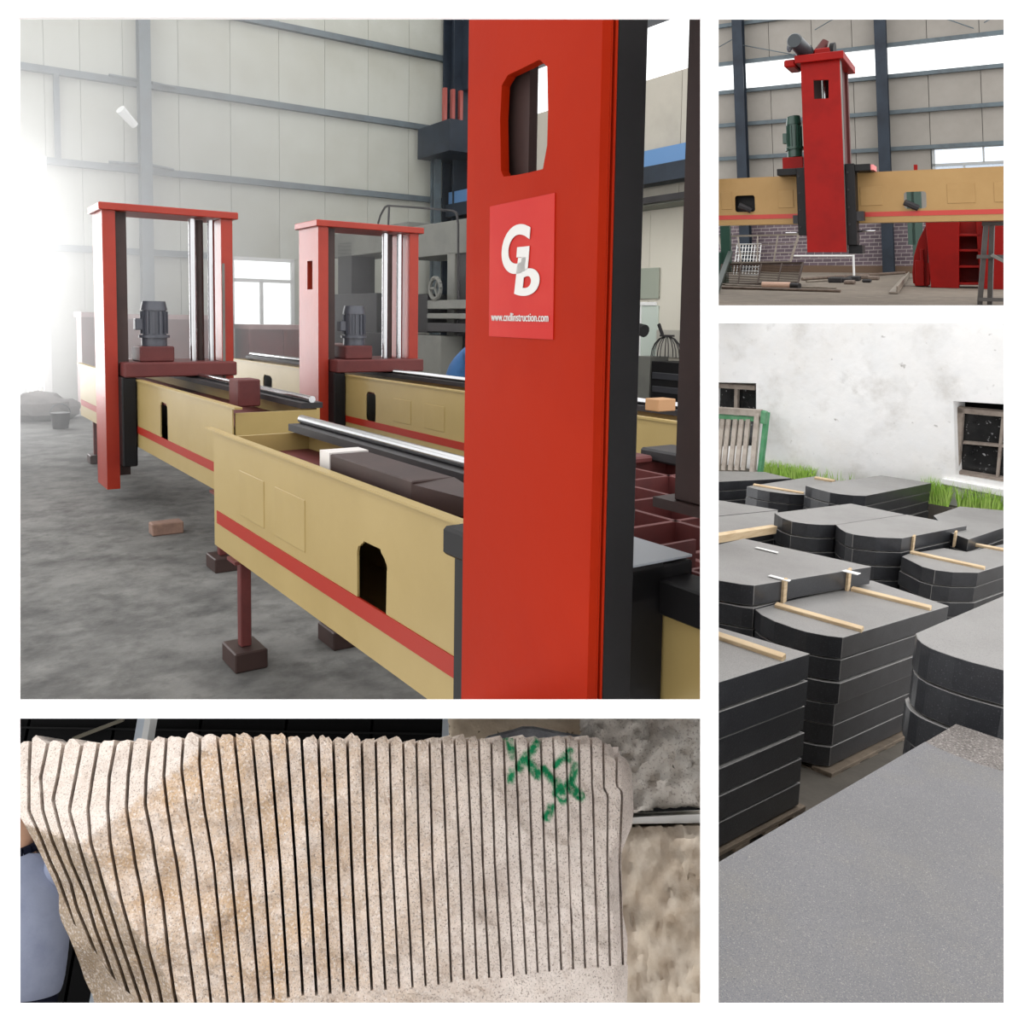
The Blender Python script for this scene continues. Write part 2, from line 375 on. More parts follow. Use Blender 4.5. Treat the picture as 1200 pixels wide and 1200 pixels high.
# ---- stone cutting machines
def beam(t, u0, u1, v0, v1, z0, z1, holes, trough=True, panels=(), lip=True, rv=None):
    rv = v0 if rv is None else rv
    """box girder along v: front plate with cut-outs, stripe, back, floor, rails"""
    loops = [[(v0, z0), (v1, z0), (v1, z1), (v0, z1)]]
    for hv, hz, w, h in holes:
        n = 30; r = min(w, h)*.26; q = []
        for k in range(n):
            a = 2*math.pi*k/n; sx, sy = math.cos(a), math.sin(a)
            x = (w/2-r)*(1 if sx > 0 else -1)+r*sx; y = (h/2-r)*(1 if sy > 0 else -1)+r*sy
            j = 1+random.uniform(-.06, .04)
            q.append((hv+x*j, hz+y*j))
        loops.append(q)
    b = MB().holed(loops, lambda v, z: K1(u0, v, z), lambda v, z: K1(u0+.008, v, z))
    o = b.build('crossbeam', YEL, t)
    MB().box(K1, u0-.004, u0+.004, v0, v1-.05, z0+.115, z0+.175).build('stripe', STRIPE, o)
    for pv in panels: MB().box(K1, u0-.0035, u0+.002, pv-.16, pv+.16, z0+.22, z0+.42).build('cover_panel', YEL, o, bevel=.003)
    MB().box(K1, u1-.02, u1, rv, v1, z0, z1-.02).build('back_plate', YEL, o)
    MB().box(K1, u0+.02, u1-.02, v0, v1, z0, z0+.02).build('bottom_plate', YEL, o)
    MB().box(K1, u0+.02, u1-.02, v1-.02, v1, z0, z1-.03).build('end_plate', YEL, o)
    MB().box(K1, u0+.02, u1-.02, v0, v0+.02, z0, z1-.03).build('end_plate', YEL, o)
    MB().box(K1, u0+.02, u1-.02, v0+.02, v1-.02, z1-.13, z1-.115).build('tray', OXIDE, o)
    if lip: MB().box(K1, u0-.012, u0+.035, v0-.08, v1+.12, z1, z1+.012).build('top_lip', YEL, o)
    MB().box(K1, u1-.12, u1+.02, rv, v1, z1-.02, z1+.015).build('rail_base', DGREYM, o)
    MB().tube(K1(u1-.05, rv, z1+.035), K1(u1-.05, v1, z1+.035), .022, n=12).build('guide_rail', CHROME, o, smooth=True)
    return o
def motor(t, K, a, b, c0, c1, r, up, m, name='motor'):
    """standing finned motor; up = +1/-1 sense of third axis"""
    P = lambda s: K(a, b, c0+(c1-c0)*s)
    mb = MB().tube(P(.0), P(.18), r*.95, n=14).tube(P(.18), P(.24), r*1.15, n=14).tube(P(.24), P(.78), r*.9, n=14).tube(P(.78), P(.98), r, r*.85, n=14)
    for k in range(14):
        q = 2*math.pi*k/14; x, y = math.cos(q), math.sin(q)
        mb.quadbox([K(a+x*rr-y*tt, b+y*rr+x*tt, c0+(c1-c0)*s) for s in (.27, .76) for rr, tt in ((r*.85, -.006), (r*1.04, -.006), (r*1.04, .006), (r*.85, .006))])
    o = mb.build(name, m, t, smooth=True)
    MB().box(K, a-r*1.45, a-r*.8, b-r*.4, b+r*.4, c0+(c1-c0)*.35, c0+(c1-c0)*.6).build('terminal_box', m, o, bevel=.006)
    return o
def cutter(label, uc, v0, w, bu, bv0, bv1, holes, zt=2.5, zb=.14, slot=False, rods=True, panels=()):
    t = thing('stone_cutting_machine', label, 'machine', K1(uc+.5, v0+w/2, zb), 'stone cutting machines in the workshop')
    loops = [[(v0, zb), (v0+w, zb), (v0+w, zt-.06), (v0, zt-.06)]]
    if slot: loops.append([(v0+.14, 1.86), (v0+.27, 1.86), (v0+.27, 2.13), (v0+.14, 2.13)])
    MB().holed(loops, lambda v, z: K1(uc, v, z), lambda v, z: K1(uc+.1, v, z)).build('column_front', RED1, t)
    MB().box(K1, uc+.1, uc+.2, v0+.08, v0+w-.04, zb+.1, zt-.06).build('column_rib', BROWN, t)
    MB().box(K1, uc-.03, uc+1.1, v0-.04, v0+w+.04, zt-.06, zt).build('top_plate', RED1, t, bevel=.006)
    MB().box(K1, uc+.96, uc+1.06, v0, v0+w, zb+.4, zt-.06).build('column_back', RED1, t, bevel=.004)
    for x in (.74, .9): MB().tube(K1(uc+x, v0+.1, 1.12), K1(uc+x, v0+.1, zt-.07), .03, n=14).build('guide_rod', CHROME, t, smooth=True)
    MB().tube(K1(uc+.82, v0+.18, 1.12), K1(uc+.82, v0+.18, zt-.07), .035, n=12).build('lead_screw', BROWN, t, smooth=True)
    MB().box(K1, uc+.12, uc+1.04, v0-.16, v0+w+.1, 1.08, 1.2).build('carriage', OXIDE, t, bevel=.01)
    MB().box(K1, uc+.1, bu-.005, v0-.14, v0+w+.12, zb+.2, 1.08).build('saddle', BLACK, t, bevel=.01)
    MB().box(K1, uc+.27, uc+.55, v0-.02, v0+.3, 1.2, 1.33).build('gearbox', OXIDE, t, bevel=.01)
    motor(t, K1, uc+.42, v0+.13, 1.33, 1.72, .11, 1, MOTOR)
    beam(t, bu, bu+.55, bv0, bv1, .5, 1.05, holes, panels=panels)
    return t
cutter('red stone cutting machine nearest the bright doorway', 1.42, 7.96, .42, 1.64, 5.3, 10.6, [(6.95, .8, .22, .3)])
cutter('red stone cutting machine in the middle with white lit column face', 3.28, 7.97, .48, 3.5, 2.6, 12.1, [(7.3, .8, .2, .28), (10.0, .8, .3, .25)], slot=True, panels=(6.7, 6.15))

# near machine with the big red column
t = thing('stone_cutting_machine', 'large red stone cutting machine column with logo sticker in front', 'machine', K1(1.2, 1.45, .14), 'stone cutting machines in the workshop')
UC = 1.0; cv0 = p1u(697, 421, UC)[1]; cv1 = p1u(545, 421, UC)[1]
hole = [(587, 200), (586, 140), (588, 100), (595, 88), (612, 80), (632, 70), (641, 78), (642, 130), (641, 170), (636, 198), (620, 202), (605, 205), (590, 207)]
hp = [tuple(p1u(x, y, UC)[1:]) for x, y in hole]
MB().holed([[(cv0, .15), (cv1, .15), (cv1, 2.5), (cv0, 2.5)], hp], lambda v, z: K1(UC, v, z), lambda v, z: K1(UC+.02, v, z)).build('column_front', RED, t, bevel=.004)
ur = p1v(716, 421, cv0)[0]; ub = p1v(752, 421, cv0)[0]; uq = p1v(797, 421, cv0)[0]
for k in range(3):
    x0 = UC+.02+(ur-UC-.02)*k/3; x1 = UC+.02+(ur-UC-.02)*(k+1)/3
    MB().box(K1, x0, x1, cv0+(.006 if k == 1 else 0), cv0+.05, .15, 2.5).build('edge_strip', RED, t, bevel=.002)
MB().box(K1, UC+.02, ur, cv1-.03, cv1, .15, 2.5).build('side_plate', RED, t)
MB().box(K1, ur, ub, cv0+.004, cv0+.16, .3, 2.5).build('guide_block', BLACK, t, bevel=.004)
MB().box(K1, ur, ur+.02, p1u(620, 150, ur)[1], cv1, .5, 2.5).build('inner_web', BROWN, t)
MB().box(K1, UC-.02, uq+.3, cv0-.04, cv1+.04, 2.5, 2.56).build('top_plate', RED, t)
UP = 1.32; pv0, pv1 = p1u(832, 421, UP)[1], p1u(794, 421, UP)[1]
MB().box(K1, UP, UP+.1, pv0-.05, pv1, p1u(805, 590, UP)[2], 2.5).build('column_back', BROWN, t, bevel=.004)
MB().box(K1, UP-.01, UP+.2, pv0-.05, pv1+.05, p1u(805, 602, UP)[2], p1u(805, 590, UP)[2]).build('column_foot', BROWN, t)
sv = p1u(780, 690, 1.235)[1]
MB().box(K1, ur-.004, 1.235, sv, cv1+.06, .25, 1.13).build('saddle', BLACK, t, bevel=.006)
MB().box(K1, ub, 1.31, sv, cv1+.06, 1.06, 1.125).build('carriage', BLACK, t, bevel=.004)
MB().box(K1, ur, 1.31, sv+.004, cv1+.05, 1.1305, 1.135).build('lit_top', mat('lit_top_grey', rgb(150, 154, 160), .35, spec=.5), t)  # pale sheet on the black saddle: light on its top put into colour
for k in range(6): MB().box(K1, 1.26, 1.71, .62+.2*k, .632+.2*k, .94, 1.035).build('tray_rib', OXIDE, t)
MB().box(K1, 1.48, 1.492, .6, 1.75, .94, 1.035).build('tray_rib', OXIDE, t)
lv = p1u(531, 700, 1.1)[1]; lw = p1u(518, 590, 1.08)[1]
gib = MB().box(K1, 1.1, 1.225, cv1, lv, .3, 1.03).build('gib_plate', BLACK, t, bevel=.006)
MB().box(K1, 1.08, 1.24, cv1+.02, lw, 1.03, 1.1).build('wiper_block', BLACK, t, bevel=.008)
for z in (.4, .62, .85): MB().tube(K1(1.13, lv+.02, z), K1(1.13, lv-.03, z), .013, n=8).build('bolt', BLACK, gib)
beam(t, 1.24, 1.73, .55, 4.3, .5, 1.05, [(2.575, .75, .22, .24)], lip=False, rv=1.9, panels=(3.75, 3.3))
MB().box(K1, 1.225, 1.262, 1.9, 4.4, 1.05, 1.058).build('top_lip', YEL, t)
MB().box(K1, 1.215, 1.3, .5, sv, 1.03, 1.1).build('black_rail', BLACK, t, bevel=.004)
rb = p1u(272, 466, 1.85)
rbx = tag(MB().box(K1, 1.85, 2.0, rb[1]-.13, rb[1]+.07, 1.0, 1.18).build('steel_block', OXIDE, bevel=.008), 'red primed steel block lying on the far beam', 'block')
tp = p1v(263, 440, 7.9); tag(MB().tube(K1(tp[0], 7.9, .5), K1(tp[0], 7.9, 2.05), .012, n=8).build('thin_rod', GREYM), 'thin grey rod standing right of the far red machine', 'rod')
# cover box lying in the near beam
cb = thing('cover_box', 'dark brown folded sheet metal cover lying in the near beam', 'cover', K1(1.4, 3, .95))
MB().box(K1, 1.3, 1.45, 2.42, 3.05, .94, 1.1).build('shell', BROWN, cb, bevel=.004)
MB().box(K1, 1.297, 1.453, 3.05, 3.14, .94, 1.105).build('end_cap', mat('bare_metal', rgb(205, 200, 196), .4), cb)
MB().quadbox([K1(1.3, 2.42, 1.09), K1(1.3, 2.42, .94), K1(1.42, 2.2, 1.04), K1(1.42, 2.2, 1.06)]+[K1(1.45, 2.42, 1.1), K1(1.45, 2.42, .94), K1(1.46, 2.2, 1.04), K1(1.46, 2.2, 1.06)]).build('bent_flap', BROWN, cb)
# sticker with lettering
s1, s2, s3, s4 = [p1u(x, y, UC-.002) for x, y in ((574, 242), (650, 226), (648, 398), (573, 394))]
st = MB().quadbox([K1(UC-d, q[1], q[2]) for d in (0, .002) for q in (s1, s2, s3, s4)]).build('logo_sticker', STICK, t)
tag(st, 'bright red square sticker with white letters')
def text(body, px0, py0, px1, py1, shear, off, name, parent):
    """letters laid on the column face, fitted between two pixels of that face"""
    cu = bpy.data.curves.new(name, 'FONT'); cu.body = body; cu.shear = shear; cu.offset = off; cu.extrude = .004; cu.size = 1
    o = bpy.data.objects.new(name, cu); COL.objects.link(o)
    bpy.context.view_layer.update(); dg = bpy.context.evaluated_depsgraph_get()
    me = bpy.data.meshes.new_from_object(o.evaluated_get(dg)); bpy.data.objects.remove(o)
    co = np.array([v.co[:] for v in me.vertices]); lo, hi = co.min(0), co.max(0)
    a = p1u(px0, py0, UC-.003); b = p1u(px1, py1, UC-.003)
    vx = a[1]+(co[:, 0]-lo[0])/(hi[0]-lo[0])*(b[1]-a[1]); zz = a[2]+(co[:, 1]-lo[1])/(hi[1]-lo[1])*(b[2]-a[2])
    org = K1(UC-.003, (a[1]+b[1])/2, min(a[2], b[2]))
    for v, x, z, d in zip(me.vertices, vx, zz, co[:, 2]): v.co = Vector(K1(UC-.003+(0 if d < 0 else -.0012), x, z)-org)
    me.materials.clear(); me.materials.append(LETT)
    o = bpy.data.objects.new(name, me); COL.objects.link(o); place(o, org, parent); return o
text('G', 588, 322, 622, 261, .1, .035, 'letter', st)
text('b', 603, 347, 633, 300, .1, .035, 'letter', st)
text('www.cndlinstruction.com', 576, 376, 643, 367, 0, .004, 'web_address', st)

# steel support stands
def stand(label, u, v, z1, w=.05):
    o = thing('support_stand', label, 'stand', K1(u, v, 0), 'steel stands under the beams')
    MB().box(K1, u-w/2, u+w/2, v-w/2, v+w/2, .09, z1).build('post', OXIDE, o, bevel=.004)
    MB().box(K1, u-.075, u+.075, v-.1, v+.1, 0, .09).build('foot_block', BROWN, o, bevel=.006)
    MB().box(K1, u-.06, u+.06, v-.06, v+.06, z1-.015, z1).build('head_plate', OXIDE, o)
    return o
q = p1z(287, 778, 0); stand('brown steel stand under the left end of the near beam', q[0], q[1], .5)
q = p1z(387, 755, 0); stand('brown steel stand behind the near beam, mostly hidden', q[0]+.05, q[1], .5)
q = p1z(246, 663, 0); stand('brown steel stand under the right end of the far beam', q[0]+.05, q[1]-.1, .5)
stand('thin steel stand left of the far red machine', 1.75, 9.6, .5)
stand('thin steel stand under the leftmost beam end', 1.75, 10.4, .5)
# things on the left
q = p1z(195, 625, 0); tag(MB().box(K1, q[0]-.11, q[0]+.11, q[1]-.06, q[1]+.06, 0, .09).build('brick', mat('brick_brown', rgb(134, 106, 92), .8, var=rgb(108, 84, 74), vscale=12), bevel=.008), 'single brown brick lying on the open floor', 'brick')
tre = thing('white_trestle', 'small white lit trestle standing on the leftmost beam', 'trestle', K1(1.9, 10.0, 1.05))
for du in (-.12, .12):
    for dv in (-.12, .12): MB().bar(K1(1.85+du, 9.9+dv, 1.06), K1(1.85+du*.5, 9.9+dv*.4, 1.4), .03, .03).build('leg', WHT, tre)
MB().box(K1, 1.74, 1.96, 9.78, 10.02, 1.4, 1.43).build('top', WHT, tre)
def weldbox(label, u0, u1, v0, v1, z0, z1):
    o = thing('welded_frame', label, 'steel frame', K1((u0+u1)/2, (v0+v1)/2, z0), 'red primed steel frames stored by the far wall')
    MB().box(K1, u0+.03, u1-.03, v0+.03, v1-.03, z0, z1-.08).build('box_body', OXIDE, o)
    MB().box(K1, u0, u1, v0, v1, z1-.08, z1).build('top_flange', mat('pale_oxide', rgb(150, 120, 118), .5, var=rgb(120, 80, 78), vscale=4), o)  # flange given a paler tone than the body
    n = max(2, int((u1-u0)/.5))
    for k in range(n+1): MB().box(K1, u0+(u1-u0-.06)*k/n, u0+(u1-u0-.06)*k/n+.06, v0, v0+.05, z0, z1-.08).build('stiffener', OXIDE, o)
    return o
weldbox('tall red primed steel frame standing left of the far machine', 2.45, 2.95, 15.6, 16.3, 0, 1.62)
weldbox('long red primed steel frame behind the far machine', 3.05, 4.9, 15.7, 16.5, 0, 1.6)
weldbox('red primed steel frame in front of the window', 5.0, 6.3, 15.2, 16.1, 0, 1.45)
weldbox('low dark steel frame right of the window', 6.4, 7.6, 15.6, 16.4, 0, 1.1)
rnd = random.Random(3)
def heap(name, label, cat, pts, Z, rad, m):
    mb = MB()
    for (u, v, r) in pts: mb.ball(K1(u, v, r*.45), r, r, r*.6, n=10, jit=.18, rnd=rnd)
    return tag(mb.build(name, m), label, cat)
a = p1z(45, 492, 0); heap('sand_heap', 'dark heap of waste by the bright doorway', 'heap', [(a[0], a[1], .42), (a[0]+.3, a[1]+.1, .3), (a[0]-.35, a[1]+.2, .3)], 0, 0, mat('waste', rgb(110, 104, 102), .9, var=rgb(80, 76, 76), vscale=6, bump=.5, bscale=15))
a = p1z(71, 502, 0); bk = thing('bucket', 'small grey bucket on the floor beside the heap', 'bucket', K1(a[0], a[1], 0))
MB().tube(K1(a[0], a[1], 0), K1(a[0], a[1], .22), .1, .13, n=16, caps=True).build('pail', DGREYM, bk, smooth=True)
MB().path([K1(a[0]+.13*math.cos(x), a[1], .22+.12*math.sin(x)) for x in np.linspace(0, math.pi, 8)], .006, n=5).build('handle', STEEL, bk)
# ---- ribbed dark red table at right
rt = thing('ribbed_table', 'dark red ribbed steel table frame behind the big column', 'table frame', K1(2.2, 2.1, .5))
tu0, tu1, tv0, tv1 = 1.77, 2.95, 1.1, 3.0
MB().box(K1, tu0, tu1, tv0, tv1, .76, .78).build('base_sheet', OXIDE, rt)
for k in range(5):
    u = tu0+(tu1-tu0)*k/4; MB().box(K1, u-.01, u+.01, tv0, tv1, .78, .96).build('rib', OXIDE, rt)
for k in range(7):
    v = tv0+(tv1-tv0)*k/6; MB().box(K1, tu0, tu1, v-.01, v+.01, .78, .96).build('cross_rib', OXIDE, rt)
for u in (tu0+.05, tu1-.05):
    for v in (tv0+.05, tv1-.05): MB().box(K1, u-.04, u+.04, v-.04, v+.04, 0, .76).build('leg', BROWN, rt)
pq = p1u(742, 533, 2.75)
tag(MB().box(K1, 2.68, 2.82, pq[1]-.06, pq[1]+.1, .962, pq[2]).build('steel_post', OXIDE, bevel=.01), 'short dark red square post beside the ribbed table', 'post')
bp = p1u(785, 545, 2.9)
tag(MB().box(K1, 2.84, 3.05, bp[1]-.12, bp[1]+.14, .963, 1.02).build('base_plate_block', DGREYM, bevel=.01), 'grey topped steel block on the ribbed table', 'block')
wbx = p1u(765, 500, 3.6); tag(MB().box(K1, 3.58, 3.72, wbx[1]-.06, wbx[1]+.05, 1.09, 1.16).build('cardboard_box', mat('cardboard', rgb(168, 128, 90), .8), bevel=.004), 'small brown carton on the beam right of the big column', 'box')
# ---- background grey planer machine
pm = thing('planer_machine', 'large grey planing machine behind the middle red machine', 'machine', K1(7.4, 14, 0))
PU = 7.4
def pbox(x0, y0, x1, y1, du, name, m, zb=None, parent=None, off=0):
    a, b = p1u(x0, y0, PU+off), p1u(x1, y1, PU+off); z0 = b[2] if zb is None else zb
    return MB().box(K1, PU+off, PU+off+du, b[1], a[1], z0, max(a[2], z0+.05)).build(name, m, parent or pm, bevel=.01)
pbox(388, 275, 478, 292, .8, 'upper_crossbeam', GREYM)
pbox(470, 268, 548, 296, .8, 'upper_crossbeam', GREYM)
pbox(396, 285, 412, 480, .5, 'upright', DGREYM, 0)
pbox(524, 296, 531, 480, .5, 'upright', GREYM, 0)
pbox(535, 296, 548, 480, .5, 'upright', DGREYM, 0, off=.05)
pbox(392, 345, 441, 440, .6, 'tool_head', DGREYM, .5, off=-.2)
pbox(476, 345, 501, 390, .5, 'control_box', BLACK, off=-.3)
pbox(500, 352, 548, 362, .5, 'bed', GREYM, off=-.3)
pbox(500, 367, 548, 374, .5, 'bed_slot_rail', GREYM, off=-.3)
pbox(500, 378, 548, 390, .5, 'bed_slot_rail', DGREYM, off=-.3)
pbox(480, 392, 516, 470, .5, 'cabinet', GREYM, 0, off=-.35)
pbox(476, 392, 480, 470, .5, 'cabinet_edge', mat('mint', rgb(120, 150, 128), .5), 0, off=-.36)
pbox(400, 388, 470, 420, .5, 'lower_bed', DGREYM, .4, off=-.25)
a = p1u(510, 338, PU-.3); mb = MB(); rr = .17
ring = [K1(PU-.3, a[1]+rr*math.cos(x), a[2]+rr*math.sin(x)) for x in np.linspace(0, 2*math.pi, 15)]
mb.path(ring, .035, n=6)
for x in (0, 2.1, 4.2): mb.tube(K1(PU-.3, a[1], a[2]), K1(PU-.3, a[1]+rr*math.cos(x), a[2]+rr*math.sin(x)), .025, n=6)
mb.build('hand_wheel', GREYM, pm)
rl = thing('pipe_railing', 'thin bent pipe railing above the grey planing machine', 'railing', K1(7.2, 14, 2.5))
RU = 7.3
for pts in ([(443, 262), (446, 252), (451, 243), (455, 241), (500, 244), (530, 247), (535, 250), (537, 262), (537, 390)], [(456, 242), (455, 264)]):
    MB().path([K1(*p1u(x, y, RU)) for x, y in pts], .02, n=6).build('bent_pipe', DGREYM, rl)
# ---- right edge: office corner things
cab = thing('dark_cabinet', 'black workshop cabinet against the pale right wall', 'cabinet', K1(US-.5, 11.2, 0))
def obox(x0, y0, x1, y1, off, du, name, m, parent=None, zb=None):
    a, b = p1u(x0, y0, US+off), p1u(x1, y1, US+off); z0 = b[2] if zb is None else zb
    return MB().box(K1, US+off, US+off+du, b[1], a[1], z0, a[2]).build(name, m, parent, bevel=.006)
obox(763.5, 423, 803, 480, -.7, .5, 'cabinet_body', BLACK, cab, 0)
for y in (436, 452): obox(764, y, 801, y+11, -.72, .02, 'drawer', mat('drawer_black', rgb(48, 48, 52), .4), cab)
tag(obox(745, 417, 760, 480, -.66, .42, 'grey_locker', GREYM, None, 0), 'narrow light grey locker beside the black cabinet', 'locker')
tag(obox(743, 315, 771, 350, -.085, .03, 'notice_board', mat('green_board', rgb(150, 156, 142), .6)), 'faded green notice board on the pale right wall', 'notice board')
d1 = thing('inner_door', 'pale door with white frame in the right wall', 'door', K1(US-.1, 11.8, 0))
obox(745, 354, 768, 358, -.09, .05, 'frame_head', WHT, d1); obox(743, 358, 748, 470, -.09, .05, 'frame_jamb', WHT, d1, 0); obox(748, 358, 768, 470, -.07, .03, 'door_leaf', mat('door_mint', rgb(190, 200, 190), .5), d1, 0)
tag(obox(769, 386, 802, 420, -.07, .03, 'wall_tile_panel', mat('grey_tile', rgb(172, 168, 158), .5)), 'grey tiled splash panel above the black cabinet', 'panel')
fn = thing('wire_stool', 'upturned wire frame stool on top of the black cabinet', 'stool', K1(US-.5, 11.2, 1.0))
fc = p1u(781, 420, US-.5)
for k in range(6):
    ph = math.pi*k/6
    MB().path([K1(US-.5+.24*math.cos(x)*math.sin(ph)*.6, fc[1]+.33*math.cos(x)*math.cos(ph), fc[2]+.02+.34*math.sin(x)) for x in np.linspace(0, math.pi, 10)], .008, n=5).build('wire_hoop', DGREYM, fn)
MB().tube(K1(US-.5, fc[1], fc[2]+.35), K1(US-.5, fc[1], fc[2]+.38), .12, n=14).build('seat', DGREYM, fn)
MB().bar(K1(US-.5, fc[1]+.1, fc[2]+.36), K1(US-.5, fc[1]+.2, fc[2]+.55), .03, .05).build('backrest', DGREYM, fn)
pl = thing('machine_lamp', 'tall work lamp pole behind the big column', 'lamp', K1(US-1.5, 11.5, 0))
pa = p1u(745, 380, US-1.3)
MB().tube(K1(US-1.3, pa[1], 0), K1(US-1.3, pa[1], pa[2]+.25), .035, n=8).build('pole', GREYM, pl)
MB().tube(K1(US-1.3, pa[1]+.25, pa[2]), K1(US-1.3, pa[1]-.2, pa[2]-.1), .06, .1, n=12).build('lamp_head', BLACK, pl)

# ------------------------------------------------------------------ people
SKIN = mat('skin', rgb(226, 178, 148), .5, var=rgb(212, 156, 128), vscale=8)
HAIR = mat('black_hair', rgb(28, 24, 22), .6)
def skin(name, V, E_, R, m, parent, base, lvl=2):
    """continuous tapered surface grown from a skeleton"""
    me = bpy.data.meshes.new(name); me.from_pydata([tuple(np.array(v, float)-base) for v in V], E_, []); me.materials.append(m)
    o = bpy.data.objects.new(name, me); COL.objects.link(o); place(o, base, parent)
    sk = o.modifiers.new('skin', 'SKIN'); sk.use_smooth_shade = True
    if not me.skin_vertices: 
        bm = bmesh.new(); bm.from_mesh(me); bm.verts.layers.skin.verify(); bm.to_mesh(me); bm.free()
    for k, r in enumerate(R):
        d = me.skin_vertices[0].data[k]; d.radius = (r, r) if not isinstance(r, tuple) else r; d.use_root = (k == 0)
    ss = o.modifiers.new('smooth', 'SUBSURF'); ss.levels = lvl; ss.render_levels = lvl
    return o
def person(label, base, Q, shirt, trousers, sx=1.0):
    """Q: joint name -> world point"""
    t = thing('person', label, 'person', base)
    base = np.array(base, float); g = {k: np.array(v, float) for k, v in Q.items()}
    nm = ['pelvis', 'waist', 'chest', 'neck', 'head0', 'head1', 'head2']
    rad = {'pelvis': .105, 'waist': .1, 'chest': .085, 'neck': .058, 'head0': .075, 'head1': .098, 'head2': .07}
    V, E_, R, ix = [], [], [], {}
    def add(k, p, r, fr=None):
        ix[k] = len(V); V.append(p); R.append(r)
        if fr: E_.append((ix[fr], ix[k]))
    prev = None
    for k in nm: add(k, g[k], rad[k], prev); prev = k
    for s in 'lr':
        add('sh'+s, g['sh'+s], .048, 'chest'); add('el'+s, g['el'+s], .045, 'sh'+s); add('wr'+s, g['wr'+s], .03, 'el'+s)
        d = nrm(g['wr'+s]-g['el'+s]); sd = nrm(np.cross(d, g['fwd'])); pc = g['wr'+s]+d*.07
        add('pa'+s, pc, (.038, .022), 'wr'+s)
        for f in range(4):
            o1 = pc+sd*(f-1.5)*.02+d*.04
            add('f%d%s' % (f, s), o1, .0095, 'pa'+s); add('g%d%s' % (f, s), o1+d*(.035, .045, .042, .03)[f]+g['fwd']*.01, .0085, 'f%d%s' % (f, s)); 
        add('th'+s, g['wr'+s]+d*.04+sd*.045, .0105, 'pa'+s); add('ti'+s, g['wr'+s]+d*.075+sd*.06, .009, 'th'+s)
        add('hi'+s, g['hi'+s], .085, 'pelvis'); add('kn'+s, g['kn'+s], .058, 'hi'+s); add('an'+s, g['an'+s], .042, 'kn'+s)
        add('to'+s, g['an'+s]+g['fwd']*.17, .036, 'an'+s)
    skin('body', V, E_, R, SKIN, t, base)
    # face
    fw = g['hfwd']; up = nrm(g['head2']-g['head0']); sd = np.cross(fw, up); hc = g['head1']
    for s in (-1, 1):
        MB().ball(hc+fw*.092+sd*s*.034, .013, n=8).build('eye', WHT, t)
        MB().ball(hc+sd*s*.1-up*.01, .014, .02, .03, n=8).build('ear', SKIN, t, smooth=True)
    MB().tube(hc+fw*.095+up*.005, hc+fw*.122-up*.03, .008, .016, n=8).build('nose', SKIN, t, smooth=True)
    MB().bar(hc+fw*.098-up*.055-sd*.022, hc+fw*.098-up*.055+sd*.022, .012, .008).build('mouth', mat('lips', rgb(170, 100, 92), .5), t)
    mb = MB().ball(hc-fw*.035+up*.05, .1, .1, .085, n=16); mb.build('hair', HAIR, t, smooth=True)
    # clothes: lofted shirt with a hem, tapering trouser legs
    sd = nrm(g['shl']-g['shr']); rings = []
    for p, rx, ry in ((g['pelvis']*1.0, .158*sx, .125*sx), (g['pelvis']*.8+g['waist']*.2, .17*sx, .14*sx), (g['waist'], .172*sx, .145*sx), (g['waist']*.5+g['chest']*.5, .172*sx, .135*sx), (g['chest'], .178*max(1, sx*.82), .12*sx), (g['chest']*.6+g['neck']*.4, .195, .1), (g['chest']*.25+g['neck']*.75, .12, .082)):
        rings.append((p, rx, ry))
    mb = MB(); n = 24
    for k, (p, rx, ry) in enumerate(rings):
        ax = nrm(rings[min(k+1, len(rings)-1)][0]-rings[max(k-1, 0)][0]); fw_ = np.cross(ax, sd)
        for a in range(n): th = 2*math.pi*a/n; wv = 1+.012*math.sin(th*5+k*1.7); mb.v.append(tuple(p+sd*rx*wv*math.cos(th)+fw_*ry*wv*math.sin(th)))
    for k in range(len(rings)-1):
        for a in range(n): b = (a+1) % n; mb.f.append((k*n+a, k*n+b, k*n+n+b, k*n+n+a)); mb.m.append(0)
    for s in 'lr':
        e_ = g['sh'+s]*.4+g['el'+s]*.6; mb.ball(g['sh'+s]-sd*(.02 if s == 'l' else -.02), .098, n=14); mb.tube(g['sh'+s], e_, .085, .075, n=14, caps=False)
    o = mb.build('shirt', shirt, t, smooth=True); ss = o.modifiers.new('smooth', 'SUBSURF'); ss.levels = 1; ss.render_levels = 1
    mb = MB(); pu = nrm(g['waist']-g['pelvis']); pf = np.cross(pu, sd); k0 = 0
    for k, (dz, rx, ry) in enumerate(((.1, .14*sx, .11*sx), (0, .152*sx, .122*sx), (-.1, .15*sx, .12*sx), (-.16, .12*sx, .1*sx))):
        for a in range(n): th = 2*math.pi*a/n; mb.v.append(tuple(g['pelvis']+pu*dz+sd*rx*math.cos(th)+pf*ry*math.sin(th)))
    for k in range(3):
        for a in range(n): b = (a+1) % n; mb.f.append((k*n+a, k*n+b, k*n+n+b, k*n+n+a)); mb.m.append(0)
    for s in 'lr':
        hp_ = g['hi'+s]+pu*.05; mb.tube(hp_, g['kn'+s], .105*(.5+.5*sx), .08, n=16, caps=False).ball(g['kn'+s], .08, n=12).tube(g['kn'+s], g['an'+s]+(g['kn'+s]-g['an'+s])*.06, .08, .07, n=16, caps=False)
    mb.build('trousers', trousers, t, smooth=True)
    nk = g['chest']*.25+g['neck']*.75; un = nrm(g['neck']-g['chest']); fx = nrm(np.cross(un, g['fwd'])); fz = np.cross(fx, un)
    MB().path([nk+fx*.088*math.cos(x)+fz*.08*math.sin(x)+un*(.02-.03*math.sin(x)*(1 if np.dot(fz, g['fwd']) > 0 else -1)) for x in np.linspace(0, 2*math.pi, 17)], .022, n=6).build('collar', trousers, t, smooth=True)
